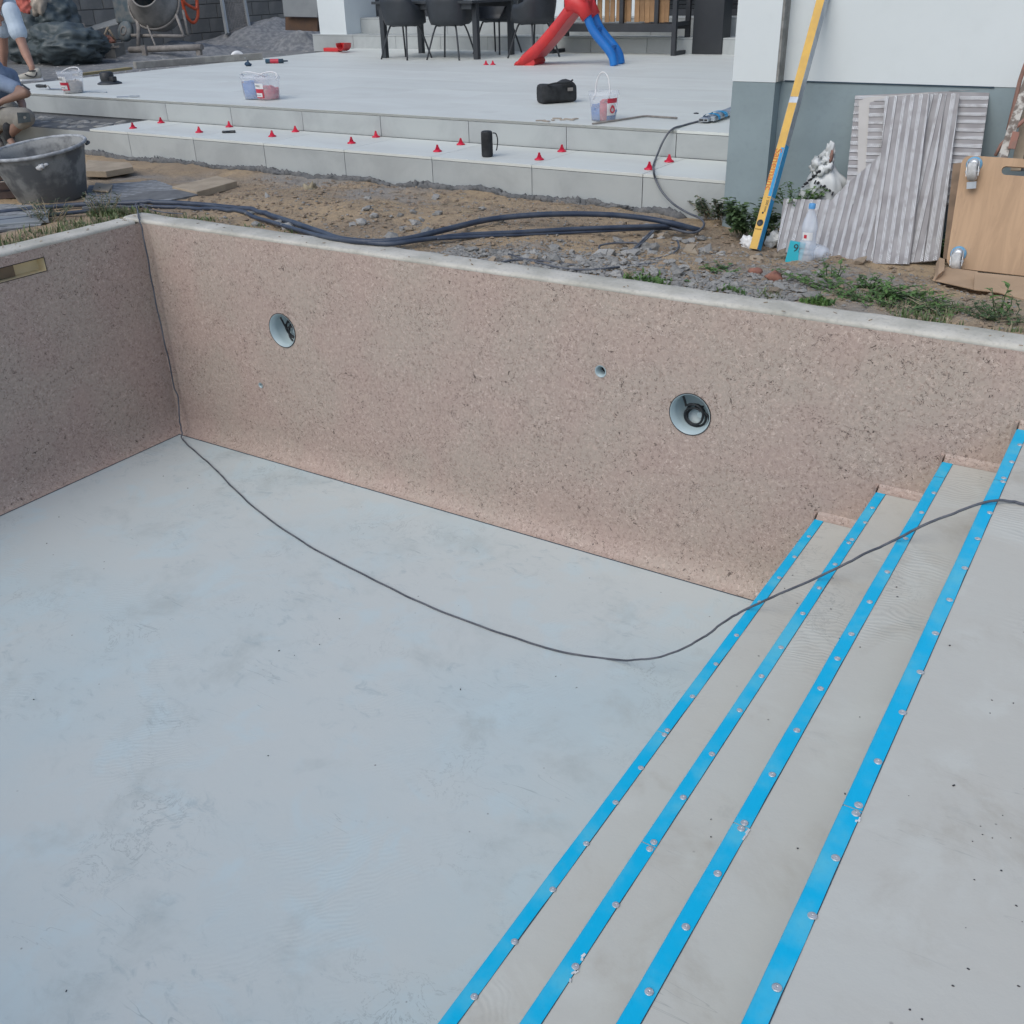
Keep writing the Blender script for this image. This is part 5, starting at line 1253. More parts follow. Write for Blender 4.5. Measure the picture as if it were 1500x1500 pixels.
# standing person, cut by the left edge of the picture
ra, rk, rh = [Vector(q) for q in [(-6.759, 4.02, 1.931), (-6.891, 4.05, 2.224), (-7.041, 4.1, 2.574)]]
la, lk, lh = [Vector(q) for q in [(-7.85, 4.35, 1.914), (-7.657, 4.3, 2.249), (-7.477, 4.25, 2.585)]]
hipc = (rh + lh) / 2 + Vector((0, 0, .05)); chest = hipc + Vector((-.06, -.02, .38)); neck = chest + Vector((-.02, -.02, .18)); hd = neck + Vector((0, -.03, .16))
axs = (rh - lh); axs.z = 0; axs.normalize()
t = thing('person', (ra.x, ra.y, ZU), 'standing person in pale blue shorts and cream shoes at the terrace corner', 'person')
m = MB()
limb(m, [(rh, .085), (rk.lerp(rh, .45), .075), (rk, .056), (rk.lerp(ra, .32), .057), (ra + Vector((0, 0, .05)), .038), (ra, .037)])
limb(m, [(lh, .085), (lk.lerp(lh, .45), .075), (lk, .056), (lk.lerp(la, .32), .057), (la + Vector((0, 0, .05)), .038), (la, .037)])
fdir = Vector((-.55, -.84, 0)).normalized()
for an_ in (ra, la):
    an_s = Vector((an_.x, an_.y, an_.z)); m.capsule(an_s + Vector((0, 0, -.03)), an_s + fdir * .12 + Vector((0, 0, -.05)), .036, .03)
limb(m, [(hipc, .13), (hipc.lerp(chest, .5), .115), (chest, .13)])
sl_ = chest + axs * -.17 + Vector((0, 0, .10)); sr_ = chest + axs * .17 + Vector((0, 0, .10))
limb(m, [(sl_, .055), (chest + Vector((0, 0, .08)), .09), (sr_, .055)])
el, er = sl_ + axs * -.05 + Vector((0, 0, -.29)), sr_ + axs * .05 + Vector((0, 0, -.29)); wl, wr = el + fdir * .10 + Vector((0, 0, -.23)), er + fdir * .10 + Vector((0, 0, -.23))
limb(m, [(sl_, .05), (el, .040), (wl, .027)]); limb(m, [(sr_, .05), (er, .040), (wr, .027)])
hand(m, wl, (fdir.x * .2, fdir.y * .2, -1), axs, 1); hand(m, wr, (fdir.x * .2, fdir.y * .2, -1), -axs, -1)
limb(m, [(chest + Vector((0, 0, .1)), .07), (neck, .055), (hd, .055)]); head(m, hd, fdir)
remesh(m.build('body', 'skin', t), .0095, 4); eyes_hair(t, hd, fdir)
m = MB()
for h_, k_ in ((rh, rk), (lh, lk)): limb(m, [(h_ + Vector((0, 0, .03)), .108), (k_.lerp(h_, .62), .104), (k_.lerp(h_, .42), .112)])
limb(m, [(hipc + Vector((0, 0, -.03)), .15), (hipc + Vector((0, 0, .08)), .14)]); remesh(m.build('shorts', 'cloth', t), .012, 5)
m = MB(); limb(m, [(hipc + Vector((0, 0, .06)), .145), (hipc.lerp(chest, .5), .13), (chest, .145), (chest + Vector((0, 0, .1)), .10)])
limb(m, [(sl_, .075), (sl_.lerp(el, .6), .062)]); limb(m, [(sr_, .075), (sr_.lerp(er, .6), .062)]); limb(m, [(sl_, .07), (chest + Vector((0, 0, .08)), .1), (sr_, .07)]); remesh(m.build('shirt', 'cloth', t), .012, 5)
for an_ in (ra, la):
    base_ = Vector((an_.x, an_.y, ZU - .03 if an_ is la else ZU)); m = MB()
    hp = base_ - fdir * .05
    limb(m, [(hp + Vector((0, 0, .062)), .048), (hp + fdir * .09 + Vector((0, 0, .058)), .046), (hp + fdir * .18 + Vector((0, 0, .042)), .042), (hp + fdir * .235 + Vector((0, 0, .036)), .034)])
    limb(m, [(hp + Vector((0, 0, .10)), .045), (hp + fdir * .06 + Vector((0, 0, .085)), .046)])
    sh = remesh(m.build('shoe', 'shoe', t), .009, 4)
    m = MB(); m.prism([hp + Vector((x * fdir.x - y * -fdir.y, x * fdir.y - y * fdir.x, .0)) for x, y in ((-.05, -.035), (.0, -.043), (.10, -.045), (.2, -.048), (.262, -.02), (.262, .02), (.2, .048), (.1, .045), (0, .043), (-.05, .035))], (0, 0, .022)); m.build('sole', 'wpaper', sh)
    m = MB(); m.tube(spline([hp + fdir * .02 + axs * .055 + Vector((0, 0, .095)), hp + fdir * .06 + axs * .060 + Vector((0, 0, .045)), hp + fdir * .13 + axs * .055 + Vector((0, 0, .06)), hp + fdir * .16 + axs * .046 + Vector((0, 0, .08))], 4), .007, 6); m.build('stripe', 'dprint', sh)
    m = MB(); m.tube([an_ + Vector((math.cos(q) * .047, math.sin(q) * .047, .005)) for q in [k * .6 for k in range(12)]], .009, 6); m.build('sock_edge', 'dprint', t)

# crouching person at the left edge
kn, ank, hip2 = [Vector(q) for q in [(-3.829, 1.86, 1.758), (-4.073, 1.8, 1.591), (-4.851, 1.95, 1.677)]]
kn2, ank2 = [Vector(q) for q in [(-4.417, 2.1, 1.783), (-4.77, 2.08, 1.519)]]
elb, sho, wri = [Vector(q) for q in [(-3.862, 1.95, 1.968), (-4.557, 1.98, 2.106), (-4.13, 1.86, 1.894)]]
hipb = hip2 + Vector((-.02, .08, -.02)); chb = Vector(((sho.x - .05), sho.y + .16, sho.z - .06)); hd2 = chb + Vector((.08, -.02, .34))
t = thing('person', (ank.x, ank.y, 1.40), 'crouching worker in blue grey shirt and dusty knee padded trousers', 'person')
m = MB()
limb(m, [(hip2, .095), (hip2.lerp(kn, .5), .082), (kn, .062), (kn.lerp(ank, .35), .058), (ank, .040)]); limb(m, [(hipb + Vector((0, .1, 0)), .095), (kn2, .062), (kn2.lerp(ank2, .35), .058), (ank2, .040)])
for q in (ank, ank2): m.capsule(q + Vector((0, 0, -.04)), q + Vector((.10, -.04, -.08)), .036, .03)
limb(m, [(hipb, .14), (hipb.lerp(chb, .5), .125), (chb, .14)]); sf = chb + Vector((-.05, .2, .02))
limb(m, [(sho, .06), (chb + Vector((0, 0, .04)), .1), (sf, .06)])
limb(m, [(sho, .055), (sho.lerp(elb, .6), .048), (elb, .046), (elb.lerp(wri, .4), .042), (wri, .029)]); ef = sf + Vector((.12, -.02, -.26)); wf = ef + Vector((.16, -.10, -.05)); limb(m, [(sf, .052), (ef, .042), (wf, .028)])
hand(m, wri, (wri - elb).normalized() + Vector((.1, 0, -.3)), (0, 0, 1), 1); hand(m, wf, (.8, -.4, -.2), (0, 0, 1), -1)
fd2 = Vector((.85, -.35, -.35)); limb(m, [(chb + Vector((0, 0, .1)), .07), (hd2 - Vector((.02, 0, .14)), .056), (hd2, .056)]); head(m, hd2, fd2, (.3, 0, .95))
remesh(m.build('body', 'skin2', t), .0095, 4); eyes_hair(t, hd2, fd2)
m = MB(); limb(m, [(hip2, .125), (hip2.lerp(kn, .5), .115), (kn, .092), (kn.lerp(ank, .22), .08)]); limb(m, [(hipb + Vector((0, .1, 0)), .125), (kn2, .09), (kn2.lerp(ank2, .25), .08)]); limb(m, [(hipb, .165), (hipb + Vector((.02, 0, .1)), .15)])
tr = remesh(m.build('trousers', 'cloth3', t), .012, 5)
fr = (kn - hip2).normalized(); vw = (Vector(cam.matrix_world.translation) - kn).normalized(); pc = kn - fr * .025 + vw * .104; up_ = (Vector((0, 0, 1)) - vw * vw.z).normalized(); rt = up_.cross(vw)
m = MB(); m.prism([pc + rt * a_ + up_ * b_ for a_, b_ in ((-.062, -.05), (.052, -.042), (.058, .04), (-.05, .048))], vw * .006); m.build('knee_patch', 'patch', tr)
m = MB(); limb(m, [(hipb + Vector((0, 0, .05)), .155), (hipb.lerp(chb, .5), .14), (chb, .155), (chb + Vector((0, 0, .1)), .11)]); limb(m, [(sho, .085), (sho.lerp(elb, .5), .075), (sho.lerp(elb, .78), .068)]); limb(m, [(sf, .08), (sf.lerp(ef, .7), .065)]); limb(m, [(sho, .085), (chb + Vector((0, 0, .04)), .12), (sf, .08)])
remesh(m.build('shirt', 'cloth2', t), .012, 5)
m = MB(); q = elb.lerp(wri, .0) + Vector((0, 0, .03)); m.bar((-3.874, 1.93, 2.048), (-3.72, 1.9, 2.007), .016, .008); m.build('strap', 'black', t)
for q, z in ((ank, 1.41), (ank2, 1.41)):
    m = MB(); m.capsule(q + Vector((.0, 0, -.02)), q + Vector((.035, -.01, .075)), .052, .050); remesh(m.build('sock', 'blackfab', t), .01, 3)
    m = MB(); b_ = Vector((q.x, q.y, z)); limb(m, [(b_ + Vector((-.04, .015, .06)), .052), (b_ + Vector((.07, -.03, .058)), .05), (b_ + Vector((.17, -.075, .044)), .042), (b_ + Vector((.21, -.09, .04)), .036)]); remesh(m.build('shoe', 'dusty', t), .01, 3)

# ================================================================== yard at the far left
GY = 1.745
def heap(name, c, rad, mat, label, cat, seed, n=.35, kind=None, sub=4, parent=None):
    m = MB(); t2 = bmesh.new(); bmesh.ops.create_icosphere(t2, subdivisions=sub, radius=1)
    for v in t2.verts:
        q = v.co * 2.2 + Vector((seed, seed * .7, 0)); k = 1 + n * mnoise.noise(q) + (n * .5 * mnoise.noise(q * 2.3) + n * .25 * mnoise.noise(q * 5) if mat != 'tarp' else n * .55 * (.5 - abs(mnoise.noise(Vector((q.x * 1.2, q.y * 1.2, q.z * 2.6))))) * 1.6 + n * .3 * (.4 - abs(mnoise.noise(Vector((q.x * 2.2 + q.z, q.y * 2.2, q.z * 3.5))))))
        v.co = Vector((v.co.x * rad[0] * k, v.co.y * rad[1] * k, v.co.z * rad[2] * k)) + Vector(c)
    for f in t2.faces: f.smooth = True
    m.merge(t2); o = m.build(name, mat, parent)
    return tag(o, label, cat, kind=kind) if label else o
def mound(name, c, rad, mat, label, cat, seed):
    m = MB(); n = 56; vs = {}
    for i in range(n + 1):
        for j in range(n + 1):
            u = i / n * 2 - 1; v = j / n * 2 - 1; r = math.hypot(u, v) + .22 * mnoise.noise((u * 2 + seed, v * 2, seed))
            h = smooth(1 - r, 0, .95) * rad[2] * (1 + .3 * mnoise.noise((u * 3, v * 3, seed)))
            x = c[0] + u * rad[0]; y = c[1] + v * rad[1]
            if h > .002: h += .03 * mnoise.noise((x * 5, y * 5, 0)) + .016 * mnoise.noise((x * 14, y * 14, 0)) + .010 * mnoise.noise((x * 30, y * 30, 0))
            vs[i, j] = m.bm.verts.new((x, y, GY - .04 + h))
    for i in range(n):
        for j in range(n): f = m.bm.faces.new((vs[i, j], vs[i + 1, j], vs[i + 1, j + 1], vs[i, j + 1])); f.smooth = True
    return tag(m.build(name, mat), label, cat)
mound('gravel_heap', (-10.903, 12.381, 1.72), (1.7, 1.8, .42), 'gravel', 'grey grit heap in front of the leaning sieve', 'gravel heap', 3)
mound('gravel_heap', (-9.497, 8.922, 1.7), (1.5, 1.6, .22), 'gravel', 'low grey grit heap under the concrete mixer frame', 'gravel heap', 9)
mound('gravel_heap', (-8.456, 10.674, 1.72), (.85, .8, .30), 'gravel', 'grey grit heap against the corner of the doorstep', 'gravel heap', 5)
bc = Vector((-10.335, 6.913, 1.745))
def sack(c, rad, seed, mat, label, name='sack_pile'):
    o = heap(name, c, rad, mat, label, 'tarpaulin' if mat == 'tarp' else 'sack', seed, .28, None, 5); return o
sack((-9.95, 6.9, 2.016), (.62, .5, .30), 2, 'tarp', 'large folded dark green tarpaulin behind the standing person', 'tarpaulin')
sack((-10.834, 6.9, 2.047), (.42, .42, .40), 6, 'tarp', 'dark tarpaulin heap right behind the standing legs', 'tarpaulin')
sack((-10.499, 7.2, 2.359), (.30, .36, .38), 11, 'tarp', 'black bin liner slumped on top of the tarpaulin', 'bin_liner')
o = sack((-10.889, 7.0, 2.49), (.26, .22, .36), 4, 'pink', 'red and beige paper cement sack standing on the tarpaulin', 'cement_sack')
m = MB(); m.blob((-10.425, 6.85, 2.612), (.16, .10, .16), 3, .3, 2, 3); o2 = m.build('sack_fold', 'sack', o)
sack((-10.296, 7.4, 2.095), (.18, .18, .22), 14, 'sack', 'beige empty paper sack beside the tarpaulin', 'paper_sack')
# folding trestle with clutter
p = Vector((-10.631, 8.018, 1.745))
t = thing('work_trestle', p, 'thin legged trestle holding scraps left of the mixer', 'trestle')
m = MB(); m.bar((-10.804, 7.9, 1.87), (-10.098, 8.0, 1.925), .03, .03); m.build('top_rail', 'dusty', t)
for nm, a_, b_ in (('leg', (-10.682, 7.9, 1.742), (-10.306, 8.0, 2.219)), ('leg', (-10.289, 8.1, 2.002), (-10.284, 8.0, 2.177))):
    m = MB(); m.tube([a_, b_], .018, 8); m.build('leg', 'wood', t)
heap('rubble_bag', (-10.565, 8.0, 1.984), (.30, .2, .13), 'brickbit', 'reddish rubble bag lying on the thin trestle', 'bag', 8, .3)
board([(-11.699, 8.6, 2.118), (-10.783, 8.6, 2.254), (-11.137, 8.9, 2.328), (-12.078, 8.9, 2.17)], .02, 'zincsheet', 'grey sheet propped flat behind the thin trestle', 'metal_sheet')
for (u, v, s, lab) in ((165, 82, .26, 'grey concrete block on the ground beneath the trestle'), (186, 62, .22, 'grey concrete block beside the mixer motor')):
    pass
m = MB(); m.box((-10.373, 8.1, 1.851), (.22, .3, .24), Euler((0, 0, .3)), .006); tag(m.build('concrete_block', 'block'), 'loose concrete block beneath the trestle near the mixer', 'block')
# concrete mixer
mx = Vector((-10.078, 8.776, 1.745)); 
t = thing('concrete_mixer', mx, 'dusty concrete mixer with tilted drum in front of the block wall', 'concrete mixer')
dc = Vector((-9.741, 8.6, 2.569)); axd = Vector((.42, -.80, .42)).normalized(); u_, v_ = frame_of(axd); rot = Matrix((u_, v_, axd)).transposed()
m = MB(); m.lathe([(.20, -.42), (.34, -.36), (.40, -.18), (.43, .0), (.40, .10), (.24, .36), (.245, .39), (.22, .39), (.215, .36), (.38, .08), (.40, -.02), (.37, -.18), (.30, -.33), (.0005, -.36)], dc, 36, rot); dr = m.build('drum', 'drum', t)
m = MB(); m.lathe([(.435, -.03), (.46, -.03), (.46, .03), (.435, .03), (.435, -.03)], dc, 36, rot); m.build('gear_ring', 'dusty', dr)
m = MB(); m.lathe([(.0005, -.30), (.33, -.30)], dc, 30, rot); m.build('drum_floor', 'black', dr)
m = MB(); m.b2(Vector((-10.711, 8.5, 2.258)), Vector((-10.05, 8.5, 2.823)) + Vector((0, .35, 0)), .03); m.build('motor_housing', 'mixblue', t)
m = MB(); m.lathe([(.0005, -.04), (.16, -.04), (.17, 0), (.16, .04), (.0005, .04)], (-10.37, 8.4, 2.135), 20, Matrix.Rotation(R(70), 3, 'X')); w_ = m.build('wheel', 'mixblue', t)
m = MB(); m.lathe([(.06, -.052), (.08, -.052), (.08, -.042)], (-10.37, 8.4, 2.135), 16, Matrix.Rotation(R(-110), 3, 'X')); m.build('rim', 'dusty', w_)
for pts, r in (([(-10.103, 8.3, 2.078), (-9.014, 8.5, 2.063)], .028), ([(-9.86, 8.2, 1.894), (-9.888, 8.3, 2.206), (-10.13, 8.5, 2.617)], .035), ([(-9.017, 8.5, 2.053), (-9.246, 8.6, 2.38)], .025), ([(-9.655, 8.3, 2.227), (-9.298, 8.1, 1.928)], .016), ([(-9.849, 8.0, 1.875), (-8.289, 8.2, 1.923)], .05), ([(-9.139, 8.7, 2.062), (-9.287, 8.8, 2.445)], .022)):
    m = MB(); m.tube(pts, r, 8); m.build('frame_tube', 'dusty', t)
for a_ in ((-9.47, 8.0, 1.807), (-8.377, 8.2, 1.83)): m = MB(); m.bar(Vector(a_) + Vector((0, 0, .14)), Vector(a_) + Vector((0, 0, -.03)), .10, .05, (0, 1, 0)); m.build('foot', 'dusty', t)
# orange hose hanging on the wall
hc = [(-11.7, 10.957, 2.699), (-11.7, 10.941, 2.484), (-11.7, 10.984, 2.288), (-11.7, 11.078, 2.162), (-11.7, 11.184, 2.157), (-11.7, 11.282, 2.276), (-11.7, 11.308, 2.471), (-11.7, 11.304, 2.69)]
tube_thing('hose', hc, .030, 'orange', 'orange hose loop hanging right of the mixer drum', 'hose', None, 8, 6)
tube_thing('hose', [(-11.6, 10.858, 2.653), (-11.6, 10.896, 2.52), (-11.6, 11.05, 2.431), (-11.6, 11.184, 2.402), (-11.6, 11.216, 2.619), (-11.6, 11.052, 2.671)], .030, 'orange', 'second orange hose coil beside the mixer drum', 'hose', None, 8, 6)
# sieve
t = thing('sieve', (-13.172, 13.722, 1.76), 'large wire sieve in a grey frame leaning on the block wall', 'sieve')
A_, B_, C_, D_ = [Vector(q) for q in [(-11.0, 11.336, 1.93), (-11.0, 11.953, 1.922), (-11.6, 11.876, 2.748), (-11.6, 12.482, 2.759)]]
for a_, b_ in ((A_, C_), (B_, D_)): m = MB(); m.bar(a_, b_, .075, .05, (0, 1, 0)); m.build('side_rail', 'zincsheet', t)
m = MB()
for k in range(1, 22): f_ = k / 22; m.bar(A_.lerp(C_, f_), B_.lerp(D_, f_), .012, .006, (1, 0, 0))
for k in range(1, 14): f_ = k / 14; m.bar(A_.lerp(B_, f_), C_.lerp(D_, f_), .012, .006, (1, 0, 0))
tag(m.build('wire_mesh', 'dusty', t), kind='stuff')
# grey sheet, brown box, dark tarp by the white pier
t = thing('metal_sheet', (-8.486, 10.8, 2.244), 'grey sheet panel standing on the brown box left of the white pier', 'panel')
A_, B_, C_, D_ = [Vector(q) for q in [(-8.888, 10.8, 2.267), (-8.07, 10.8, 2.254), (-7.986, 10.8, 2.797), (-8.875, 10.8, 2.811)]]
m = MB(); m.prism([A_, B_, C_, D_], (0, .03, 0)); m.build('panel', 'zincsheet', t)
t = thing('box', (-8.529, 10.9, 2.036), 'dark brown box under the grey sheet left of the white pier', 'box')
A_, B_, C_, D_ = [Vector(q) for q in [(-8.991, 10.9, 2.034), (-8.197, 10.9, 2.015), (-8.163, 10.9, 2.239), (-8.952, 10.9, 2.251)]]
m = MB(); m.prism([A_, B_, C_, D_], (0, .5, 0)); m.build('body', M('brown_box', (.13, .075, .045), (.06, .045, .04), .8, scale=2), t)
heap('tarpaulin', (-11.275, 13.464, 1.8), (.62, .3, .20), 'tarp', 'dark crumpled tarpaulin before the brown box', 'tarpaulin', 5, .35)
m = MB(); m.bar((-10.914, 12.506, 1.79), (-9.852, 12.43, 1.79), .10, .03); tag(m.build('plank', 'wood'), 'thin pale plank behind the grit heap by the doorstep', 'plank')

# ================================================================== stones, gravel, grass, weeds
def on_ground(x, y): return gz(x, y)
protos = []
for k in range(9):
    m = MB(); m.blob((0, 0, 0), (1, random.uniform(.65, .95), random.uniform(.45, .7)), 1 if k % 3 else 2, .38, 1.4, k * 3.3)
    protos.append((m, k))
meshes = []
for m, k in protos:
    o = m.build('stone', 'stone' if k < 6 else 'stone2', ground, False, smooth=False)
    meshes.append(o)
used = set(); rnd = random.Random(11)
def place_stone(x, y, s):
    k = rnd.randrange(9)
    if k not in used: o = meshes[k]; used.add(k)
    else: o = copy_obj(meshes[k])
    o.parent = ground; o.scale = (s, s, s); o.location = (x, y, on_ground(x, y) + s * .25); o.rotation_euler = (rnd.uniform(-.4, .4), rnd.uniform(-.4, .4), rnd.uniform(0, 6.28))
cnt = 0
while cnt < 290:
    q = rnd.random()
    if q < .62:   x, y = rnd.gauss(3.15, .55), .28 + abs(rnd.gauss(0, .28))
    elif q < .78: x, y = rnd.gauss(1.2, .55), rnd.gauss(.75, .2)
    elif q < .92: x, y = rnd.gauss(3.1, .25), rnd.gauss(1.35, .3)
    else:         x, y = rnd.uniform(.2, 4.6), rnd.uniform(.35, 1.7)
    if not (-.2 < x < 4.7 and .26 < y < 2.0): continue
    place_stone(x, y, .012 + .026 * rnd.random() ** 2.2 + (.018 if rnd.random() < .07 else 0)); cnt += 1
for k in range(9):
    if k not in used: meshes[k].location = (3.2 + .05 * k, .6, 1.45); meshes[k].scale = (.02,) * 3
m = MB()
def pebble(m, x, y, s):
    z = on_ground(x, y) + s * .2; a = rnd.uniform(0, 6.28); c, sn = math.cos(a), math.sin(a); v = []
    for px, py, pz in ((1, 0, 0), (0, .7, .05), (-.9, .1, 0), (0, -.75, 0), (.25, .15, .40), (-.35, .05, .34)):
        k = rnd.uniform(.75, 1.2) * s; v.append(m.bm.verts.new((x + (px * c - py * sn) * k, y + (px * sn + py * c) * k, z + pz * k)))
    for f in ((0, 1, 4), (1, 5, 4), (1, 2, 5), (2, 3, 5), (3, 4, 5), (3, 0, 4)): m.bm.faces.new([v[i] for i in f])
for k in range(2300):
    x, y = rnd.uniform(2.2, 4.3), .235 + abs(rnd.gauss(0, .22))
    if y < .9 and mnoise.noise((x * 2, y * 2, 13)) > -.3 - (.35 if y < .45 else 0) and (x > 2.5 or y < .5): pebble(m, x, y, .009 + .018 * rnd.random() ** 1.8)
for k in range(7000):
    q = rnd.random()
    if q < .5: x, y = rnd.gauss(3.1, .6), .25 + abs(rnd.gauss(0, .3))
    elif q < .7: x, y = rnd.gauss(4.0, .5), rnd.uniform(.5, 1.4)
    else: x, y = rnd.uniform(-.4, 5.2), rnd.uniform(.26, 2.1)
    if not (-1 < x < 5.8 and .25 < y < 2.12): continue
    pebble(m, x, y, .004 + .011 * rnd.random() ** 2)
tag(m.build('gravel', 'stone', None, smooth=False), 'grey gravel scattered between the pool coping and the house', 'gravel', kind='stuff')
m = MB()
for k in range(6500):
    x, y = rnd.uniform(-.9, 5.4), rnd.uniform(.27, 2.1)
    pebble(m, x, y, .004 + .022 * rnd.random() ** 4)
tag(m.build('soil_clods', M('soil_clod', (.30, .225, .155), (.20, .155, .115), .95, scale=14, bump=.5), None, smooth=False), 'small brown clods scattered over the soil', 'soil', kind='stuff')
m = MB()
for k in range(900):
    x, y = rnd.uniform(-7.5, -6.42), rnd.uniform(3.6, 8.5)
    if rnd.random() < .3: x, y = rnd.uniform(-11, -6.6), rnd.uniform(4, 11)
    pebble(m, x, y, .01 + .03 * rnd.random() ** 2.5)
tag(m.build('yard_rubble', 'stone', None, smooth=False), 'small grey rubble strewn over the yard beyond the terrace', 'rubble', kind='stuff')
m = MB()
for (u_, x, y, s) in ((0, 4.08, .62, .04), (0, 3.95, .70, .03)): m.blob((x, y, on_ground(x, y) + .015), (s, s * .8, s * .7), 2, .4, 2, x, None)
tag(m.build('brick_rubble', 'brickbit', ground), kind='stuff')

def blade(m, x, y, h, lean, az, w=.004, z=None):
    z = on_ground(x, y) if z is None else z; d = Vector((math.cos(az), math.sin(az), 0)); s = Vector((-d.y, d.x, 0)) * w
    p0 = Vector((x, y, z - .005)); p1 = p0 + Vector((0, 0, h * .55)) + d * lean * h * .3; p2 = p0 + Vector((0, 0, h * (1 - .35 * lean))) + d * lean * h
    a, b, c, d_, e = [m.bm.verts.new(q) for q in (p0 - s, p0 + s, p1 + s * .8, p1 - s * .8, p2)]
    m.bm.faces.new((a, b, c, d_)); m.bm.faces.new((d_, c, e))
def grass_patch(n, fn, hmin, hmax, mat, label, wid=.004):
    m = MB()
    for k in range(n):
        x, y = fn(); blade(m, x, y, rnd.uniform(hmin, hmax), rnd.uniform(.1, .95), rnd.uniform(0, 6.28), wid * rnd.uniform(.6, 1.3))
    return tag(m.build('grass', mat, None, nrm=False), label, 'grass', kind='stuff')
def left_strip():
    while True:
        t = rnd.random()
        if t < .55: x, y = -.245 - abs(rnd.gauss(0, .17)), rnd.uniform(-1.6, .25)
        else: x, y = rnd.uniform(-.8, -.2), .18 + abs(rnd.gauss(0, .07))
        if x > -1.6 and (x < -.235 or y > .235) and mnoise.noise((x * 3, y * 3, 2)) > -.25: return x, y
grass_patch(2600, left_strip, .02, .075, 'grass', 'green grass tufts along the coping at the pool corner', .0038)
grass_patch(420, left_strip, .03, .10, 'straw', 'dry straw coloured grass stems among the grass at the pool corner', .0022)
def back_strip():
    while True:
        x, y = rnd.uniform(-.2, 1.3), .24 + abs(rnd.gauss(0, .1))
        if mnoise.noise((x * 4, y * 4, 6)) > .02 + x * .12: return x, y
grass_patch(420, back_strip, .015, .05, 'grass', 'sparse grass along the back coping near the corner', .0035)
def right_strip():
    while True:
        x = rnd.uniform(4.1, 6.2); y = .24 + abs(rnd.gauss(0, .2))
        if y < .95 and mnoise.noise((x * 2.4, y * 2.4, 9)) >  .06: return x, y
grass_patch(1100, right_strip, .012, .05, 'grass', 'green grass along the coping at the right', .0036)
grass_patch(350, right_strip, .015, .05, 'straw', 'dry grass stems along the coping at the right', .0022)
def mid_strip():
    while True:
        x = rnd.uniform(3.4, 4.5); y = .25 + abs(rnd.gauss(0, .06))
        if mnoise.noise((x * 3, y * 3, 4)) > .12: return x, y
grass_patch(500, mid_strip, .015, .05, 'leafl', 'small bright weeds at the coping below the gravel', .006)

def leaf(m, p, d, up, L, W):
    d = d.normalized(); s = d.cross(up)
    if s.length < 1e-3: s = Vector((1, 0, 0))
    s.normalize(); n = s.cross(d); a = m.bm.verts.new(p); t = m.bm.verts.new(p + d * L - n * L * .18)
    l1 = m.bm.verts.new(p + d * L * .35 + s * W + n * W * .3); r1 = m.bm.verts.new(p + d * L * .35 - s * W + n * W * .3)
    l2 = m.bm.verts.new(p + d * L * .72 + s * W * .75 + n * W * .1); r2 = m.bm.verts.new(p + d * L * .72 - s * W * .75 + n * W * .1)
    c1 = m.bm.verts.new(p + d * L * .35); c2 = m.bm.verts.new(p + d * L * .72 - n * L * .04)
    for f in ((a, l1, c1), (a, c1, r1), (l1, l2, c2, c1), (c1, c2, r2, r1), (l2, t, c2), (c2, t, r2)): m.bm.faces.new(f)
def weed(c, rad, stems, per, L, W, label, mat='leaf', name='weed', lean=.5, seed=0):
    r2 = random.Random(seed + 50); c = Vector(c); t = thing(name, c, label, 'weed', 'weeds by the house wall' if seed < 3 else 'weeds along the coping')
    ml, ms = MB(), MB()
    for k in range(stems):
        az = r2.uniform(0, 6.28); sp = math.sqrt(r2.random()); b = c + Vector((math.cos(az) * rad[0] * sp * .6, math.sin(az) * rad[1] * sp * .6, -.01))
        h = rad[2] * r2.uniform(.45, 1.0); e = b + Vector((math.cos(az) * rad[0] * lean * r2.uniform(.2, 1), math.sin(az) * rad[1] * lean * r2.uniform(.2, 1), h))
        mid = b.lerp(e, .5) + Vector((r2.uniform(-.02, .02), r2.uniform(-.02, .02), h * .1)); ms.tube([b, mid, e], [.003, .0024, .0012], 4)
        for q in range(per):
            f = (q + r2.random()) / per; f = .15 + .85 * f; p = b.lerp(mid, f * 2) if f < .5 else mid.lerp(e, f * 2 - 1)
            a = r2.uniform(0, 6.28); d = Vector((math.cos(a), math.sin(a), r2.uniform(-.3, .6))); leaf(ml, p, d, Vector((0, 0, 1)), L * r2.uniform(.5, 1.2), W * r2.uniform(.6, 1.2))
    tag(ml.build('leaves', mat, t, nrm=False), kind='stuff'); ms.build('stems', 'straw' if mat == 'leafd' else 'leaf', t)
weed((3.488, 1.86, 1.4), (.17, .14, .22), 36, 13, .058, .021, 'broad leafed green weed clump at the foot of the house pier', 'leaf', 'weed', .8, 0)
weed((3.16, 2.188, 1.4), (.18, .14, .16), 34, 12, .04, .014, 'dusty withered weed clump left of the pier foot', 'leafd', 'weed', .9, 1)
weed((3.761, 1.86, 1.591), (.16, .10, .14), 20, 12, .035, .009, 'feathery weed growing over the top of the stepped tile', 'leafl', 'weed', .9, 2)
weed((3.637, 1.786, 1.38), (.12, .10, .16), 20, 10, .04, .013, 'small weed clump behind the foot of the spirit level', 'leaf', 'weed', .8, 2.5)
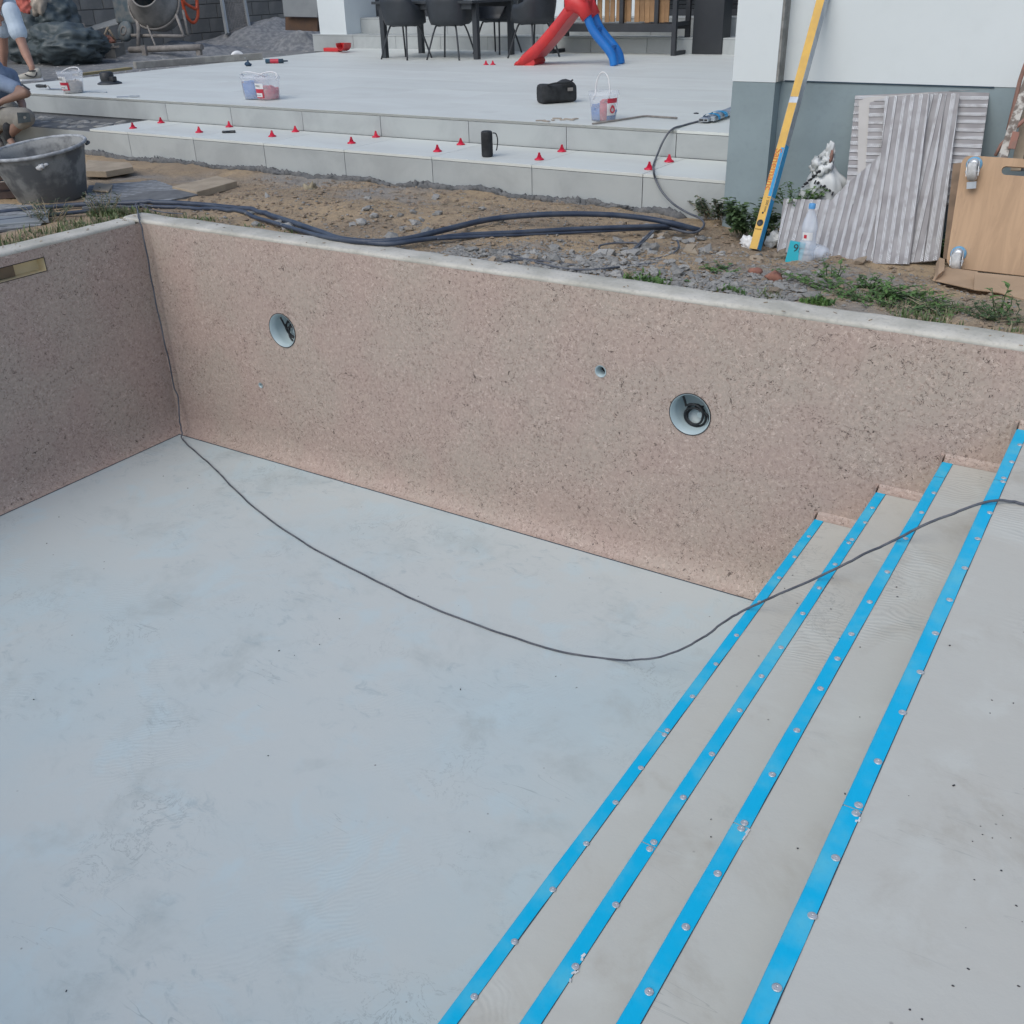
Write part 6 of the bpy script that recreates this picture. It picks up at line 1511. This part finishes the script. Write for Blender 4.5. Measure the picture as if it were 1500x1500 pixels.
for i, (u_, lab, rad, ns, pr, L, W, mt) in enumerate((
    ((4.496, 0.608, 1.46), 'low leafy weed patch on the coping edge right of the gravel', (.34, .12, .09), 70, 9, .032, .009, 'leafl'),
    ((4.711, 0.454, 1.47), 'low weed patch along the coping below the tall front tile', (.30, .10, .06), 50, 7, .028, .008, 'leafl'),
    ((4.318, 0.802, 1.44), 'thin upright weed standing in the soil below the lying bottle', (.06, .05, .20), 5, 9, .04, .009, 'leafl'),
    ((5.147, 0.519, 1.47), 'thin young weed with pointed leaves at the cardboard edge', (.05, .05, .16), 4, 8, .045, .010, 'leafl'),
    ((4.998, 0.44, 1.47), 'sparse weed patch on the coping edge below the trolley board', (.28, .10, .06), 30, 7, .026, .007, 'leafd'),
    ((5.237, 0.436, 1.475), 'dense small weed patch at the right edge of the coping', (.22, .10, .08), 44, 8, .026, .007, 'leaf'),
    ((3.766, 0.679, 1.44), 'small fresh weed growing in the grey gravel', (.09, .08, .07), 12, 8, .035, .012, 'leafl'),
    ((3.86, 0.325, 1.475), 'flat fresh weed touching the coping below the gravel', (.16, .05, .03), 16, 8, .03, .010, 'leafl'),
    ((4.675, 1.802, 1.385), 'shaded weed tuft between the leaning tiles and the trolley board', (.10, .08, .14), 22, 10, .04, .012, 'leaf'),
    ((-0.666, 0.218, 1.45), 'grassy weed tuft in front of the mortar tub', (.18, .10, .16), 26, 7, .05, .005, 'leafd'),
    ((-0.874, -0.077, 1.44), 'grassy weed tuft at the left in front of the mortar tub', (.22, .12, .14), 24, 7, .05, .005, 'leafd'))):
    weed(u_, rad, ns, pr, L, W, lab, mt, 'weed', .8, 5 + i)
# dry twigs and leaf crumbs
m = MB()
for k in range(160):
    x, y = rnd.uniform(-.3, 5.3), rnd.uniform(.26, 1.9); z = on_ground(x, y) + .008; a = rnd.uniform(0, 6.28); L = rnd.uniform(.03, .11)
    m.tube([(x, y, z), (x + math.cos(a) * L * .5, y + math.sin(a) * L * .5, z + rnd.uniform(0, .015)), (x + math.cos(a + .3) * L, y + math.sin(a + .3) * L, z)], .0016, 4)
tag(m.build('twigs', 'straw', None), 'dry twigs and stalks scattered on the soil', 'twigs', kind='stuff')
m = MB()
for k in range(90):
    t = rnd.random(); x, y = (rnd.uniform(-.15, 7), rnd.uniform(.03, .21)) if t < .7 else (rnd.uniform(-.21, -.03), rnd.uniform(-2, .1))
    a = rnd.uniform(0, 6.28); L = rnd.uniform(.008, .04); m.box((x, y, 1.5035), (L * .6, .002 + .003 * rnd.random(), .003), Euler((0, 0, a)))
tag(m.build('coping_crumbs', 'dirt', None), 'soil crumbs and stalks lying on the coping', 'crumbs', kind='stuff')
m = MB()
for k in range(22):
    x, y = rnd.uniform(.3, 4.3), rnd.uniform(-4, -.3); a = rnd.uniform(0, 6.28); m.box((x, y, .002), (rnd.uniform(.003, .011), rnd.uniform(.002, .005), .003), Euler((0, 0, a)))
for i in range(4):
    for k in range(6 if i < 3 else 16):
        x, y = rnd.uniform(SX[i] + .06, SX[i + 1] - .02 if i < 3 else 6.3), rnd.uniform(-3.2, -.2); m.box((x, y, SZ[i] + .002), (rnd.uniform(.002, .007), rnd.uniform(.002, .0035), .002), Euler((0, 0, rnd.uniform(0, 6))))
for k in range(46):
    x, y = rnd.gauss(5.75, .12), rnd.gauss(-2.35, .42)
    if x > SX[3] + .07: s_ = rnd.uniform(.0012, .0034); m.blob((x, y, SZ[3] + .0004), (s_, s_ * rnd.uniform(.6, 1), .0012), 1, .3, 2, k)
tag(m.build('grit', 'dprint', None), 'dark grit specks lying on the pool floor and steps', 'grit', kind='stuff')
